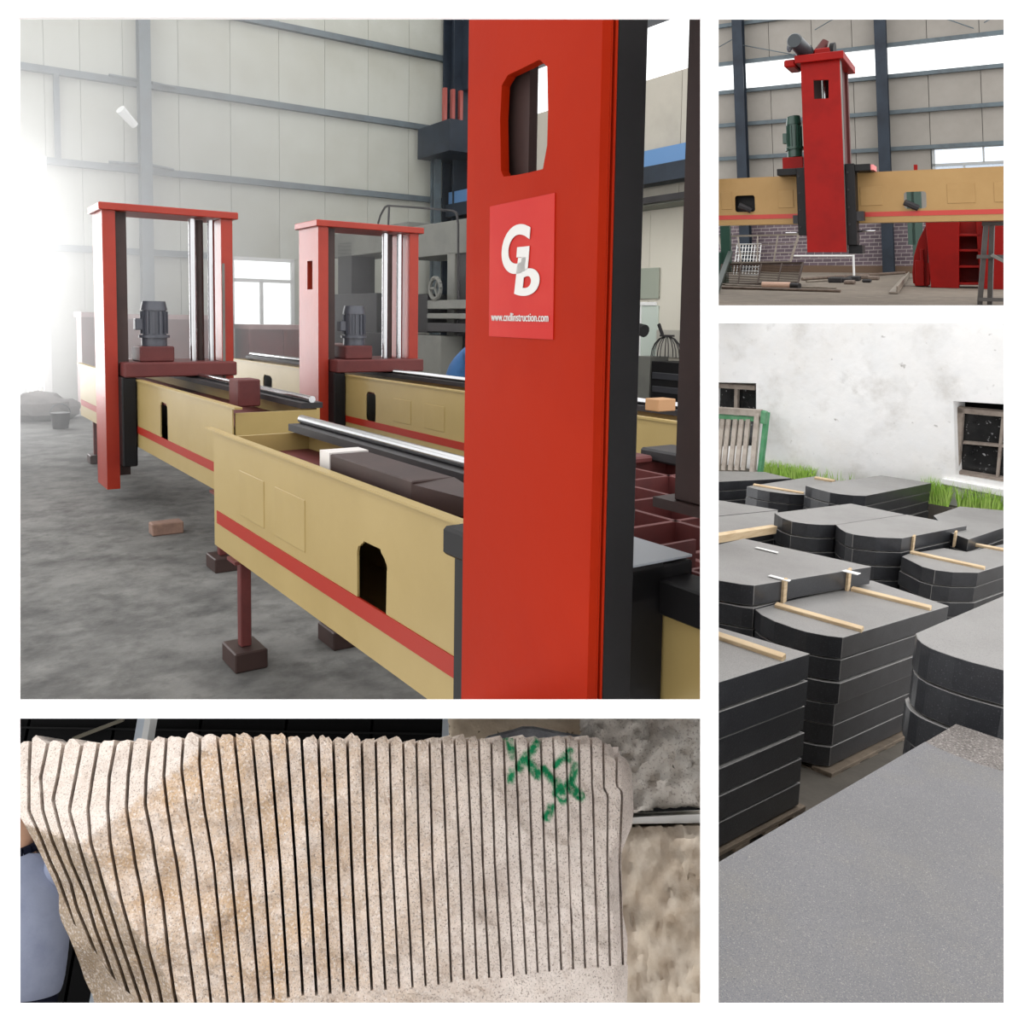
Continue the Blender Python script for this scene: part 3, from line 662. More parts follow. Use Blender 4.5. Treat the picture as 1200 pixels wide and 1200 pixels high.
    for s in 'lr': MB().ball(g['an'+s]+g['fwd']*.07, .06+.07*abs(g['fwd'][0]), .06+.07*abs(g['fwd'][1]), .05, n=12).build('shoe', BLACK, t, smooth=True)
    return t
# worker bending over behind the middle beam, head away to the right
wu = 4.75; bv = p1u(536, 420, wu)[1]; RT = nrm(UD*.6-VD*.8); SDW = nrm(UD*.8+VD*.6)
K = lambda a, b, z: K1(wu, bv, z)+RT*a+SDW*b               # a to the right, b deeper
Q = dict(pelvis=K(0, 0, .92), waist=K(.05, 0, 1.08), chest=K(.2, 0, 1.26), neck=K(.36, 0, 1.34), head0=K(.44, 0, 1.36), head1=K(.5, 0, 1.37), head2=K(.57, 0, 1.36),
         shl=K(.24, .19, 1.25), ell=K(.36, .24, 1.02), wrl=K(.5, .16, .9), shr=K(.22, -.19, 1.25), elr=K(.36, -.24, 1.02), wrr=K(.5, -.16, .9),
         hil=K(.0, .1, .86), knl=K(.06, .1, .48), anl=K(.0, .1, .09), hir=K(.0, -.1, .86), knr=K(.08, -.1, .48), anr=K(.0, -.1, .09),
         fwd=RT, hfwd=nrm(RT*.5+np.array([0, 0, -.85])))
person('worker in blue overalls bending over behind the big red column', K(0, 0, 0), Q, mat('work_blue', rgb(58, 104, 156), .8, var=rgb(38, 76, 124), vscale=6, bump=.3, bscale=12), mat('work_navy', rgb(44, 62, 96), .8))
end_place(((828, 0), (828, 1200), (100, 600)), ((0, 830), (1200, 830), (600, 0)))

# ================================================================== SECOND HALL (upper right opening)
G2, B2 = .75, 22.0
MB.RS = S2
RED2 = mat('bright_red_paint', rgb(134, 16, 11), .4, spec=.12, var=rgb(118, 13, 9), vscale=2, bump=.04, bscale=30)
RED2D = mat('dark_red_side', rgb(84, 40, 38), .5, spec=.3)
YEL2 = mat('tan_yellow_paint', rgb(158, 126, 81), .45, spec=.2, var=rgb(149, 117, 73), vscale=1.5)
CLAD2 = mat('grey_cladding', rgb(142, 137, 130), .6, spec=.25, var=rgb(131, 126, 119), vscale=.8)
CONC2 = mat('dusty_floor', rgb(118, 109, 98), .85, spec=.2, var=[(rgb(98, 90, 82), 1.2, .4), (rgb(132, 122, 111), 4, .3)], bump=.1, bscale=8)
fq = [p2g(833, 366, G2)[:2], p2g(1290, 366, G2)[:2], (4.5, B2), (-7.3, B2)]
fq[0][0] -= .0
mb = MB(); mb.prism([K2(a, b, G2) for a, b in fq], [K2(a, b, G2+.1) for a, b in fq]); struct(mb.build('floor', CONC2), 'dusty pale floor of the second hall')
# back wall
wb2 = bpy.data.objects.new('wall_back', None); COL.objects.link(wb2); place(wb2, K2(-2.5, B2, G2)); struct(wb2, 'grey clad back wall of the second hall')
brm = bpy.data.materials.new('purple_brick'); brm.use_nodes = True
N, L = brm.node_tree.nodes, brm.node_tree.links
bt = N.new('ShaderNodeTexBrick'); tc = N.new('ShaderNodeTexCoord'); mp = N.new('ShaderNodeMapping'); cx = N.new('ShaderNodeSeparateXYZ'); cc = N.new('ShaderNodeCombineXYZ')
L.new(tc.outputs['Object'], cx.inputs[0])
d1 = N.new('ShaderNodeVectorMath'); d1.operation = 'DOT_PRODUCT'; d1.inputs[1].default_value = tuple(K2.M[:, 0]); L.new(tc.outputs['Object'], d1.inputs[0])
L.new(d1.outputs['Value'], cc.inputs[0]); L.new(cx.outputs[2], cc.inputs[1]); L.new(cc.outputs[0], bt.inputs['Vector'])
for i, v in (('Color1', rgb(96, 80, 88)), ('Color2', rgb(78, 64, 72)), ('Mortar', rgb(150, 140, 138))): bt.inputs[i].default_value = v
bt.inputs['Scale'].default_value = 1; bt.inputs['Brick Width'].default_value = .3125; bt.inputs['Row Height'].default_value = .106; bt.inputs['Mortar Size'].default_value = .011
L.new(bt.outputs['Color'], N['Principled BSDF'].inputs['Base Color']); N['Principled BSDF'].inputs['Roughness'].default_value = .6
bb = N.new('ShaderNodeBump'); bb.inputs['Strength'].default_value = .4; bb.inputs['Distance'].default_value = .01; bb.invert = True; L.new(bt.outputs['Fac'], bb.inputs['Height']); L.new(bb.outputs[0], N['Principled BSDF'].inputs['Normal'])
MB().box(K2, -7.5, 4.5, B2-.02, B2+.1, -.45, G2).build('brick_base', brm, wb2)
MB().box(K2, -7.5, 4.5, B2-.08, B2-.02, G2-.16, G2).build('brown_skirting', mat('skirt', rgb(96, 74, 56), .7), wb2)
sea = [-7.5, -6.35, -5.08, -4.4, -3.4, -2.5, -1.86, -.93, .1, .95, 1.8, 2.7, 3.6, 4.5]
wa0, wa1, wg0, wg1 = -.91, 1.6, -2.03, -1.25
rows = [(-.45, -1.22), (-1.24, -2.02), (-2.04, -2.84), (-2.86, -3.65), (-4.38, -5.6)]
for a, b in zip(sea, sea[1:]):
    for g0, g1 in rows:
        if g0 == -1.24 and a >= wa0-.05 and b < 1.9: continue
        MB().box(K2, a+.006, b-.006, B2, B2+.06, g1+.004, g0-.004).build('cladding_panel', CLAD2, wb2)
    MB().box(K2, a+.02, b-.02, B2+.02, B2+.03, -4.34, -3.68).build('rooflight_pane', WGLASS, wb2)
for g0, g1, a1 in ((-5.6, -4.38, 4.5), (-3.65, -2.03, 4.5), (-2.03, -.45, wa0), (-1.24, -.45, 4.5)): MB().box(K2, -7.5, a1, B2+.07, B2+.1, g0, g1).build('backing_sheet', MBK, wb2)
for g in (-2.03, -2.85, -3.66, -4.36, -5.3): MB().box(K2, -7.5, 4.5, B2-.1, B2, g-.05, g+.04).build('girt', STEEL, wb2)
MB().box(K2, -7.5, -1, B2-.1, B2, -1.27, -1.19).build('girt', STEEL, wb2)
for a in (-5.08, -1.86): hcol(K2, a, B2-.1, .24, .3, -5.8, G2, 'column', DSTEEL, wb2)
for a0, g0, a1, g1 in ((-5.0, -4.75, -3.2, -4.2), (-2.0, -5.5, -3.3, -4.9), (-1.7, -5.4, 0, -4.5), (2, -5.5, .2, -4.6), (-5.2, -4.95, -6.5, -4.4)):
    MB().tube(K2(a0, B2-.14, g0), K2(a1, B2-.14, g1), .012, n=5).build('brace_rod', STEEL, wb2)
w2 = bpy.data.objects.new('window_2', None); COL.objects.link(w2); place(w2, K2(0, B2, -1.3)); struct(w2, 'wide white framed window above the yellow beam')
mb = MB()
for a0, a1, g0, g1 in ((wa0, wa1, -2.02, -1.97), (wa0, wa1, -1.27, -1.22), (wa0, wa0+.06, -2.02, -1.22), (wa0, wa1, -1.66, -1.6), (-.3, -.26, -1.6, -1.24), (.08, .12, -2.0, -1.64), (.48, .52, -1.6, -1.24), (wa1-.06, wa1, -2.02, -1.22)): mb.box(K2, a0, a1, B2-.03, B2+.04, g0, g1)
mb.build('window_frame', mat('grey_frame', rgb(150, 152, 152), .5), w2)
PGL = glass('pale_glass', (.82, .86, .9, 1), .1)
for a0, a1, g0, g1 in ((wa0+.06, .08, -1.97, -1.66), (.12, wa1-.06, -1.97, -1.66), (wa0+.06, -.3, -1.6, -1.27), (-.26, .48, -1.6, -1.27), (.52, wa1-.06, -1.6, -1.27)): MB().box(K2, a0, a1, B2, B2+.008, g0, g1).build('pane', PGL, w2)
# pale building seen beyond that window
nb = thing('neighbour_building', 'pale building seen through the window of the second hall', 'building', K2(0, 30, 0))
MB().box(K2, -2, 4, 30, 34, -2.25, 3).build('wall', mat('pale_build', rgb(196, 200, 206), .7), nb)
for k in range(5): MB().box(K2, -1.6+k*.9, -1.1+k*.9, 29.95, 30, -2.0, -1.75).build('window', mat('build_win', rgb(150, 158, 168), .4), nb)

# ---- hanging column machine
t = thing('stone_cutting_machine', 'bright red cutting machine column hanging on the yellow beam', 'machine', K2(-1.6, 11.3, .15))
ca0, ca1, cb0, cb1, cg0, cg1 = -1.82, -1.38, 10.9, 11.9, -2.07, .14
loops = [[(ca0, cg0), (ca1, cg0), (ca1, cg1), (ca0, cg1)], [tuple(p2b(x, y, cb0)[[0, 2]]) for x, y in ((953, 94), (971, 93.5), (971, 115), (954, 116))]]
MB().holed(loops, lambda a, g: K2(a, cb0, g), lambda a, g: K2(a, cb0+.03, g)).build('column_front', RED2, t, bevel=.003)
MB().box(K2, ca0, ca0+.03, cb0+.03, cb0+.16, cg0, cg1).build('side_plate', RED2, t)
MB().box(K2, ca1-.03, ca1, cb0+.03, cb0+.16, cg0, cg1).build('side_plate', GREYM, t)
MB().box(K2, ca0+.05, ca1-.03, cb1-.1, cb1, cg0, cg1-.1).build('column_back', RED2D, t)
MB().box(K2, ca1-.12, ca1-.06, cb0+.16, cb1-.1, cg0, -.9).build('inner_web', RED2D, t)
MB().box(K2, ca0+.03, ca1-.03, cb0+.42, cb0+.44, -2.05, -1.2).build('shade_plate', BROWN, t)  # dark plate added behind the opening, its shade put into the colour
MB().tube(K2(-1.6, cb0+.3, cg0), K2(-1.6, cb0+.3, 0), .035, n=10).build('lead_screw', CHROME, t, smooth=True)
MB().box(K2, ca0-.06, ca1+.05, cb0-.06, cb1+.06, cg0-.09, cg0).build('top_plate', RED2, t, bevel=.008)
MB().box(K2, ca0-.19, ca0-.06, cb0-.02, cb0+.4, cg0-.06, cg0+.03).build('motor_bracket', RED2, t, bevel=.02)
# top motor leaning towards the camera
ma, mbb = p2b(931, 48, cb0-.1), p2b(944, 62, cb0+.2)
mo = MB().tube(K2(*ma), K2(*mbb), .085, .09, n=16).tube(K2(*(ma-np.array([0, .03, .0]))), K2(*ma), .075, .088, n=16).tube(K2(*mbb), K2(*p2b(950, 66, cb0+.3)), .1, .06, n=14)
mo = mo.build('top_motor', mat('motor_dark', rgb(44, 50, 54), .4), t, smooth=True)
MB().ball(K2(*p2b(925, 56, cb0-.05)), .04, .05, .07, n=10).build('terminal_box', MOTOR, mo)
hb = p2b(965, 62, cb0+.3)
gb = MB().box(K2, hb[0]-.1, hb[0]+.09, cb0+.2, cb0+.45, cg0-.2, cg0-.09).build('gear_housing', RED2, t, bevel=.02)
MB().tube(K2(hb[0]-.03, cb0+.3, cg0-.19), K2(hb[0]+.03, cb0+.3, cg0-.3), .07, .04, n=12).build('bearing_cap', RED2D, gb, smooth=True)
MB().tube(K2(hb[0]+.08, cb0+.3, cg0-.17), K2(hb[0]+.13, cb0+.3, cg0-.17), .09, n=14).build('pulley', BLACK, gb, smooth=True)
# saddle
for a0, a1, g0, g1 in ((-1.93, ca0-.004, -.86, -.06), (ca1+.004, -1.27, -.88, .06)):
    o = MB().box(K2, a0, a1, 10.98, 11.24, g0, g1).build('saddle_cheek', BLACK, t, bevel=.008)
    for k in range(4): MB().tube(K2(a0+.03, 10.97, g0+.1+.2*k), K2(a0+.03, 10.985, g0+.1+.2*k), .012, n=6).build('bolt', DGREYM, o)
MB().box(K2, -2.16, -1.93, 11.0, 11.5, -.86, -.78).build('top_arm', BLACK, t, bevel=.006)
MB().box(K2, -1.27, -1.1, 11.0, 11.5, -.87, -.79).build('top_arm', BLACK, t, bevel=.006)
MB().box(K2, -1.1, -1.07, 11.02, 11.4, -.86, -.8).build('arm_end', mat('pink_primer', rgb(220, 130, 130), .6), t)
MB().box(K2, -1.99, -1.93, 11.0, 11.15, -.3, -.2).build('wiper_block', DGREYM, t); MB().box(K2, -1.27, -1.19, 11.0, 11.15, -.33, -.22).build('wiper_block', DGREYM, t)
MB().box(K2, ca1+.01, -1.22, 11.02, 11.3, .06, .16).build('lower_guide', BLACK, t)
MB().tube(K2(-2.1, 11.1, -.09), K2(-1.93, 11.1, -.09), .012, n=6).build('oil_pipe', CHROME, t); MB().tube(K2(-1.27, 11.1, -.1), K2(-1.08, 11.1, -.1), .012, n=6).build('oil_pipe', CHROME, t)
gm = p2b(931, 190, 11.5)
MB().box(K2, gm[0]-.13, gm[0]+.12, 11.4, 11.7, -1.03, -.86).build('motor_seat', RED2, t, bevel=.01)
mp_ = motor(t, K2, gm[0]+.0, 11.55, -1.03, -1.55, .095, -1, GREENM)
# beam with cut-outs
def rr(x0, y0, x1, y1, b, r=.03):
    p, q = p2b(x0, y0, b), p2b(x1, y1, b); a0, g0, a1, g1 = p[0], p[2], q[0], q[2]; out = []
    for cxx, cy, s in ((a1-r, g1-r, 0), (a0+r, g1-r, 1), (a0+r, g0+r, 2), (a1-r, g0+r, 3)):
        for k in range(4): th = math.pi/2*(s+k/3); out.append((cxx+r*math.cos(th), cy+r*math.sin(th)))
    return out
BB = 11.25
h1, h2 = rr(861, 229.5, 885, 248, BB), rr(1059, 225, 1086, 244, BB)
cb_ = MB().holed([[(-4.2, -.79), (1.6, -.77), (1.6, -.2), (-4.2, -.2)], h1, h2], lambda a, g: K2(a, BB, g), lambda a, g: K2(a, BB+.02, g)).build('crossbeam', YEL2, t)
MB().box(K2, -4.2, 1.6, BB-.005, BB+.005, -.325, -.27).build('stripe', mat('stripe_red2', rgb(168, 40, 26), .45), cb_)
MB().box(K2, p2b(855, 238, BB+.1)[0], p2b(890, 238, BB+.1)[0], BB+.12, BB+.14, -.65, -.3).build('shade_plate', BLACK, cb_)  # black plate added behind the cut-out to make its inside dark
MB().box(K2, -4.2, 1.6, BB+.02, BB+.5, -.79, -.76).build('top_flange', YEL2, cb_)
MB().box(K2, -4.2, 1.6, BB+.02, BB+.5, -.22, -.2).build('bottom_plate', YEL2, cb_)
bl = [[(-4.2, -.79), (1.6, -.77), (1.6, -.2), (-4.2, -.2)], rr(1057, 223, 1090, 246, BB+.5)]
MB().holed(bl, lambda a, g: K2(a, BB+.48, g), lambda a, g: K2(a, BB+.5, g)).build('back_plate', YEL2, cb_)
for x0, x1 in ((1008, 1034), (1110, 1143), (1165, 1195), (912, 930), (845, 858)):
    a0, a1 = p2b(x0, 232, BB)[0], p2b(x1, 232, BB)[0]; MB().box(K2, a0, a1, BB-.006, BB+.002, -.62, -.4).build('cover_panel', YEL2, cb_, bevel=.004)
for x, y in ((873, 245), (1068, 242)):
    q = p2b(x, y, BB-.05); MB().tube(K2(q[0]-.07, BB-.08, q[2]-.05), K2(q[0]+.07, BB-.02, q[2]+.02), .035, n=8).build('cable_stub', DGREYM, cb_)
q = p2b(1073, 199, BB+.2); MB().box(K2, q[0]-.02, q[0]+.02, BB+.2, BB+.24, q[2]-.06, -.79).build('lifting_lug', RED2, cb_)
# ---- red base frame at right
rb = thing('red_stone_saw', 'large red machine base frame standing under the beam', 'machine', K2(-.5, 15.6, G2))
bA = 15.4
def poly2(pts, b, d, name, m, parent, bevel=.008):
    P = [p2b(x, y, b) for x, y in pts]; return MB().prism([K2(p[0], b, p[2]) for p in P], [K2(p[0], b+d, p[2]) for p in P]).build(name, m, parent, bevel=bevel)
poly2([(1084, 255), (1124, 255), (1124, 338), (1091, 337)], bA, .5, 'front_leg', RED2, rb)
poly2([(1143, 255), (1151, 255), (1158, 338), (1149, 338)], bA+.1, .5, 'inner_leg', RED2, rb)
poly2([(1153, 255), (1215, 255), (1215, 340), (1153, 339)], bA-.1, .5, 'right_plate', RED2, rb)
poly2([(1082, 270), (1076, 282), (1071, 300), (1069, 320), (1070, 332), (1076, 334), (1088, 336), (1086, 262)], bA+.3, .4, 'curved_side', RED2, rb)
for y in (274, 292, 311, 331): poly2([(1122, y), (1150, y), (1150, y+3), (1122, y+3)], bA+.1, .5, 'shelf', RED2, rb)
poly2([(1120, 255), (1155, 255), (1155, 334), (1120, 334)], bA+.55, .05, 'back_sheet', RED2, rb)
for x0, y0, x1, y1 in ((1072, 305, 1083, 335), (1078, 292, 1082, 306), (1086, 308, 1090, 334)): poly2([(x0, y0), (x1, y0), (x1, y1), (x0, y1)], bA+.22, .08, 'small_rib', RED2, rb)
# ---- trestle
tr = thing('steel_trestle', 'dark steel trestle under the right end of the beam', 'trestle', K2(.1, 11.6, G2))
TB = 11.3
def tl(x0, y0, x1, y1, b0, b1, w=.05, nm='leg', m=None):
    MB().bar(K2(*p2b(x0, y0, b0)), K2(*p2b(x1, y1, b1)), w, w).build(nm, m or mat('trestle_steel', rgb(62, 56, 52), .5, var=rgb(44, 40, 38), vscale=6), tr)
for x0, x1, b1 in ((1156, 1148, 11.45), (1163, 1160, 11.3)): 
    a = p2b(x0, 262, TB); e2 = p2g(x1, 357, G2); MB().bar(K2(a[0], 11.5, -.19), K2(e2[0], e2[1], G2), .05, .05).build('leg', mat('trestle_steel', rgb(62, 56, 52), .5, var=rgb(44, 40, 38), vscale=6), tr)
    MB().bar(K2(a[0]+.35, 11.5, -.19), K2(e2[0]+.5, e2[1], G2), .05, .05).build('leg', MC['trestle_steel'], tr)
MB().bar(K2(a[0]-.1, 11.5, -.17), K2(a[0]+.45, 11.5, -.17), .08, .04).build('head_bar', MC['trestle_steel'], tr)
for g in (.2, .68): MB().bar(K2(-.05, 11.5, g), K2(.55, 11.5, g), .04, .04).build('cross_bar', MC['trestle_steel'], tr)
MB().bar(K2(.1, 11.45, .18), K2(.3, 11.4, .3), .05, .03).build('clamp', GREYM, tr)
# ---- gratings, pipes and offcuts by the brick wall
def grating(label, quad, nb_, nl, m, mesh=False):
    """leaning welded frame; quad = 4 world corners TL TR BR BL"""
    TL, TR, BR, BL = [np.array(q) for q in quad]; o = thing('steel_grating', label, 'grating', (BL+BR)/2, 'steel gratings leaning by the brick wall')
    for a, b in ((TL, TR), (BL, BR), (TL, BL), (TR, BR)): MB().bar(a, b, .03, .03).build('frame_bar', m, o)
    for k in range(1, nb_): s = k/nb_; MB().bar(TL+(TR-TL)*s, BL+(BR-BL)*s, .022, .022).build('upright_bar', m, o)
    for k in range(1, nl): s = k/nl; MB().bar(TL+(BL-TL)*s, TR+(BR-TR)*s, .012, .012).build('cross_bar', m, o)
    return o
GALV = mat('dull_galvanised', rgb(140, 130, 118), .5, var=rgb(110, 98, 86), vscale=6)
def qd(pts, bt_, bb_): return [K2(*p2b(x, y, b)) for (x, y), b in zip(pts, (bt_, bt_, bb_, bb_))]
bq = p2g(890, 331, G2)[1]
grating('low rusty slatted grating leaning on the floor at left', qd(((846, 310), (941, 308), (935, 332), (842, 335)), 15.6, 15.0), 4, 16, mat('dark_rust', rgb(70, 58, 52), .7, spec=.2, var=rgb(48, 38, 34), vscale=8))
grating('pale open steel frame standing behind the rusty grating', qd(((842, 277), (936, 275), (926, 307), (850, 308)), 16.2, 16.0), 4, 3, GALV)
wm = thing('wire_mesh_panel', 'pale expanded wire mesh panel leaning against the brick wall', 'wire mesh', K2(-4, 18, 0))
MA, MBt = p2b(864, 286, 17.4), p2b(888, 322, 17.0)
mb = MB()
for k in range(9):
    s = k/8; a = MA[0]+(MBt[0]-MA[0])*s; mb.bar(K2(a, 17.4, MA[2]), K2(a, 17.0, MBt[2]), .012, .012)
    g = MA[2]+(MBt[2]-MA[2])*s; bb_ = 17.4-.4*s; mb.bar(K2(MA[0], bb_, g), K2(MBt[0], bb_, g), .012, .012)
mb.build('mesh_wires', WHT, wm)
for x0, x1 in ((842, 856), ): 
    gp = thing('green_post_frame', 'dark green steel frame at the left edge of the second hall', 'frame', K2(*p2g(848, 340, G2)))
    a = p2g(852, 338, G2); bb_ = 15.9
    MB().box(K2, p2b(845, 300, bb_)[0], p2b(856, 300, bb_)[0], bb_, bb_+.1, -.4, .55).build('post', GREENM, gp); MB().bar(K2(*p2b(856, 296, 15.8)), K2(*p2g(838, 345, G2)), .08, .06).build('brace', mat('dark_green', rgb(30, 44, 38), .5), gp)
    MB().box(K2, p2b(836, 300, bb_)[0], p2b(850, 300, bb_)[0], bb_, bb_+.2, .2, G2).build('foot', GREENM, gp)
def rod(label, x0, y0, x1, y1, r, m, nm='steel_rod', lift=.0, grp='steel rods on the floor of the second hall'):
    p, q = p2g(x0, y0, G2-r-lift), p2g(x1, y1, G2-r-lift); return tag(MB().tube(K2(*p), K2(*q), r, n=8).build(nm, m), label, 'rod', grp)
rod('long grey steel rod lying nearest on the second hall floor', 846, 337, 985, 341, .022, RUST)
rod('thin steel rod lying under the short pale roll', 850, 334, 980, 337.5, .015, GALV)
rod('rusty steel rod lying towards the brick wall', 940, 327, 1060, 319.5, .03, RUST)
rod('pale steel rod beside the offcut heap', 945, 330, 1010, 326, .018, GALV)
rl2 = thing('pipe_roll', 'short pale roll with dark end on the floor by the gratings', 'roll', K2(*p2g(910, 335, G2)))
p, q, r_ = p2g(893, 334, G2-.05), p2g(926, 334.5, G2-.05), p2g(937, 335, G2-.05)
MB().tube(K2(*p), K2(*q), .05, n=12).build('roll', mat('pinkish_paper', rgb(196, 160, 140), .7), rl2, smooth=True); MB().tube(K2(*q), K2(*r_), .042, n=12).build('dark_end', DGREYM, rl2, smooth=True)
ang = thing('angle_bar', 'pale steel angle bar lying in front of the red base frame', 'angle bar', K2(*p2g(1055, 333, G2)))
p, q = K2(*p2g(1062, 324, G2-.02)), K2(*p2g(1047, 343, G2-.02)); MB().bar(p, q, .12, .02).build('flange', GALV, ang); MB().bar(p+np.array([.06, 0, .05]), q+np.array([.06, 0, .05]), .02, .1).build('web', GALV, ang)
for k, (x, y) in enumerate(((985, 327), (990, 331), (996, 333), (1001, 329), (1012, 327), (1016, 331), (1024, 328), (980, 331))):
    p = p2g(x, y, G2); d = random.uniform(-1, 1); s = random.uniform(.07, .12)
    tag(MB().box(K2, p[0]-s, p[0]+s, p[1]-s*1.5, p[1]+s*1.5, G2-s*.8, G2).build('steel_offcut', DGREYM if k % 2 else RUST, bevel=.02), ('leftmost of the upper row of steel offcuts', 'rusty offcut below the leftmost one', 'lowest steel offcut of the scatter', 'dark offcut in the middle of the upper row', 'rusty offcut right of the middle', 'lowest offcut at the right of the scatter', 'rightmost steel offcut of the scatter', 'leftmost steel offcut of the lower row')[k]+' before the brick wall', 'offcut', 'steel offcuts on the second hall floor')
q = p2b(1000, 300, 18); tag(MB().tube(K2(q[0], 18, .28), K2(q[0], 18, G2), .02, n=6).tube(K2(q[0]-1.1, 18, .3), K2(q[0], 18, .3), .02, n=6).build('white_pipe', WHT), 'thin white pipe rail in front of the brick wall', 'pipe')
ggp = thing('green_gate', 'green steel post frame behind the beam in front of the brick wall', 'frame', K2(*p2g(1078, 322, G2)))
a = p2b(1075, 290, 19); MB().box(K2, a[0]-.08, a[0]+.1, 19, 19.15, -1.3, G2-.03).build('post', GREENM, ggp)
a = p2b(1066, 240, 19); MB().box(K2, a[0]-.05, a[0]+.08, 19, 19.15, -1.3, .1).build('post', GREENM, ggp)
MB.RS = 1.0
end_place(((834, 0), (834, 1200), (1100, 600)), ((0, 366), (1200, 366), (600, 0)))

# ================================================================== SAWN GRANITE BLOCK (lower left opening)
BY = 3.4                                             # distance of the block's front face
cuts_top = [35.6, 56.7, 75, 97, 116, 136, 155, 175.5, 195, 214.7, 234.3, 255, 275, 296, 316, 336, 353.5, 373, 390.5, 407, 424, 440.5, 456.7, 472.6, 488, 503.4, 518, 532.7, 547.4, 561.5, 575.8, 590.5, 604, 619, 634, 648.6, 663.6, 678.5, 693, 707, 723]
cuts_mid = [59, 72, 83, 98, 113, 133, 158, 182, 207, 228, 250, 270, 290, 309, 328, 346, 362, 379, 396, 412, 428, 444, 460, 476, 491.5, 507, 523.6, 539, 553.5, 566, 580, 595, 610, 624, 638.5, 653, 667.5, 681.6, 697, 712, 726]
cuts_bot = [(86, 1082), (111, 1114.5), (133, 1146.6), (155, 1178), (168, 1182), (179, 1182), (191, 1182), (208, 1182), (230, 1182), (248, 1182), (267, 1181), (285.6, 1178), (304, 1175), (320.5, 1172), (338, 1169.5), (355, 1167), (371, 1167), (387, 1165), (403, 1163), (419.5, 1162), (436, 1161), (452, 1160), (468, 1159), (483.6, 1157.6), (499, 1156), (514, 1154), (529, 1151), (544, 1149), (559, 1147.5), (573.5, 1146), (588, 1146.6), (602.4, 1144), (617, 1142), (630.5, 1139.6), (644, 1138.6), (658, 1137), (672, 1136), (686, 1135), (701, 1133.6), (715, 1132), (730, 1131)]
bend = {0: [(910, 33.7), (950, 33.7), (981, 47.5), (1028, 67.7), (1059, 78.7)], 1: [(911, 47.5), (950, 50), (985, 61), (1036, 83), (1063, 89.7), (1089, 100.7)], 2: [(911, 67.7), (937, 62), (968, 69.5), (1048, 99.7), (1089, 111.7), (1118, 122.7)],
        3: [(910, 88.7), (950, 81), (979, 89), (1047, 110), (1094, 126), (1129, 139)], 4: [(913, 108), (948, 103), (987, 106), (1056, 126), (1098, 139), (1146, 155.7)], 5: [(910, 128), (946, 126), (987, 129), (1052, 141), (1094, 153), (1138, 166.7)],
        6: [(910, 150), (948, 148), (996, 156), (1052, 166.7), (1109, 173), (1153, 185)], 7: [(910, 171), (943, 170), (981, 178), (1056, 190.5), (1116, 197), (1158, 203)], 8: [(910, 192), (946, 196), (990, 203)], 9: [(900, 212.5), (943, 218)], 10: [(895, 233.6), (946, 239)],
        38: [(925, 694.4), (929, 695), (938, 695.3)], 39: [(925, 708), (929, 711), (933, 712.7)], 40: [(921, 722.8), (926, 728), (933, 729.2)]}
NC = len(cuts_top)
def cutline(i):
    pts = {868: cuts_top[i], 1010: cuts_mid[i], cuts_bot[i][1]: cuts_bot[i][0]}
    for y, x in bend.get(i, []): pts[y] = x
    ys = sorted(pts); xs = [pts[y] for y in ys]
    sl = (xs[1]-xs[0])/(ys[1]-ys[0]); ys = [840]+ys; xs = [xs[0]-sl*28*.3]+xs
    return lambda y: float(np.interp(y, ys, xs))
CL = [cutline(i) for i in range(NC)]
_ly = [840, 880, 950, 958, 992, 1015, 1040, 1075, 1100, 1128, 1150, 1165, 1190]; _lx = [12, 9, 18, 22, 41, 52, 64, 70, 82, 93, 100, 108, 114]
_ry = [840, 866, 882, 890, 905, 950, 968, 985, 1000, 1020, 1045, 1055, 1075, 1100, 1130, 1165, 1190]; _rx = [705, 716, 724, 736, 742, 744, 742, 735, 729, 726, 725, 728, 732, 737, 736, 735, 733]
left = lambda y: float(np.interp(y, _ly, _lx)); right = lambda y: float(np.interp(y, _ry, _rx))
rs = np.random.RandomState(5); _g = rs.randn(140, 160)
def nz(x, y, s):                                      # smooth value noise
    X, Y = x/s, y/s; i, j = int(math.floor(X)), int(math.floor(Y)); fx, fy = X-i, Y-j; fx = fx*fx*(3-2*fx); fy = fy*fy*(3-2*fy)
    g = lambda a, b: _g[a % 140, b % 160]
    return (g(i, j)*(1-fx)+g(i+1, j)*fx)*(1-fy)+(g(i, j+1)*(1-fx)+g(i+1, j+1)*fx)*fy
def relief(x, y):
    d1 = -.616*(x-100)-.789*(y-985); d2 = -.84*(x-62)+.546*(y-940)
    r = max(0, d1*.0030, d2*.0042)
    top = max(0, 876-y); r += .0016*top*top*.12
    r += .02*nz(x+300, y, 55)+.010*nz(x, y+77, 22)+.004*nz(x, y, 8)
    rt = max(0, x-(right(y)-16)); r += .0007*rt*rt
    d3 = (x-690)*.05+(y-930); r += .02/(1+math.exp(-(925-(x-690)*.35-y)/3.)) if x > 668 else 0
    if x > 668: r -= .01
    return r
strokes = [((597, 866), (600, 884), 3.6), ((629, 869), (624, 880), 3.6), ((617, 886), (608, 900), 4.2), ((600, 905), (598, 914), 3.2), ((622, 896), (630, 908), 4.48), ((637, 901), (645, 912), 3.6), ((651, 897), (661, 886), 3), ((668, 880), (666, 890), 3.2),
           ((653, 918), (660, 936), 5), ((675, 897), (670, 915), 3.4), ((666, 920), (680, 933), 4.6), ((646, 946), (641, 958), 3.8), ((655, 922), (652, 930), 4)]
def paint(x, y):
    v = 0
    for (x0, y0), (x1, y1), r in strokes:
        dx, dy = x1-x0, y1-y0; s = min(1, max(0, ((x-x0)*dx+(y-y0)*dy)/(dx*dx+dy*dy))); d = math.hypot(x-x0-dx*s, y-y0-dy*s)
        v = max(v, min(1, max(0, (r*1.25+1.2-d)/2)))
    return v
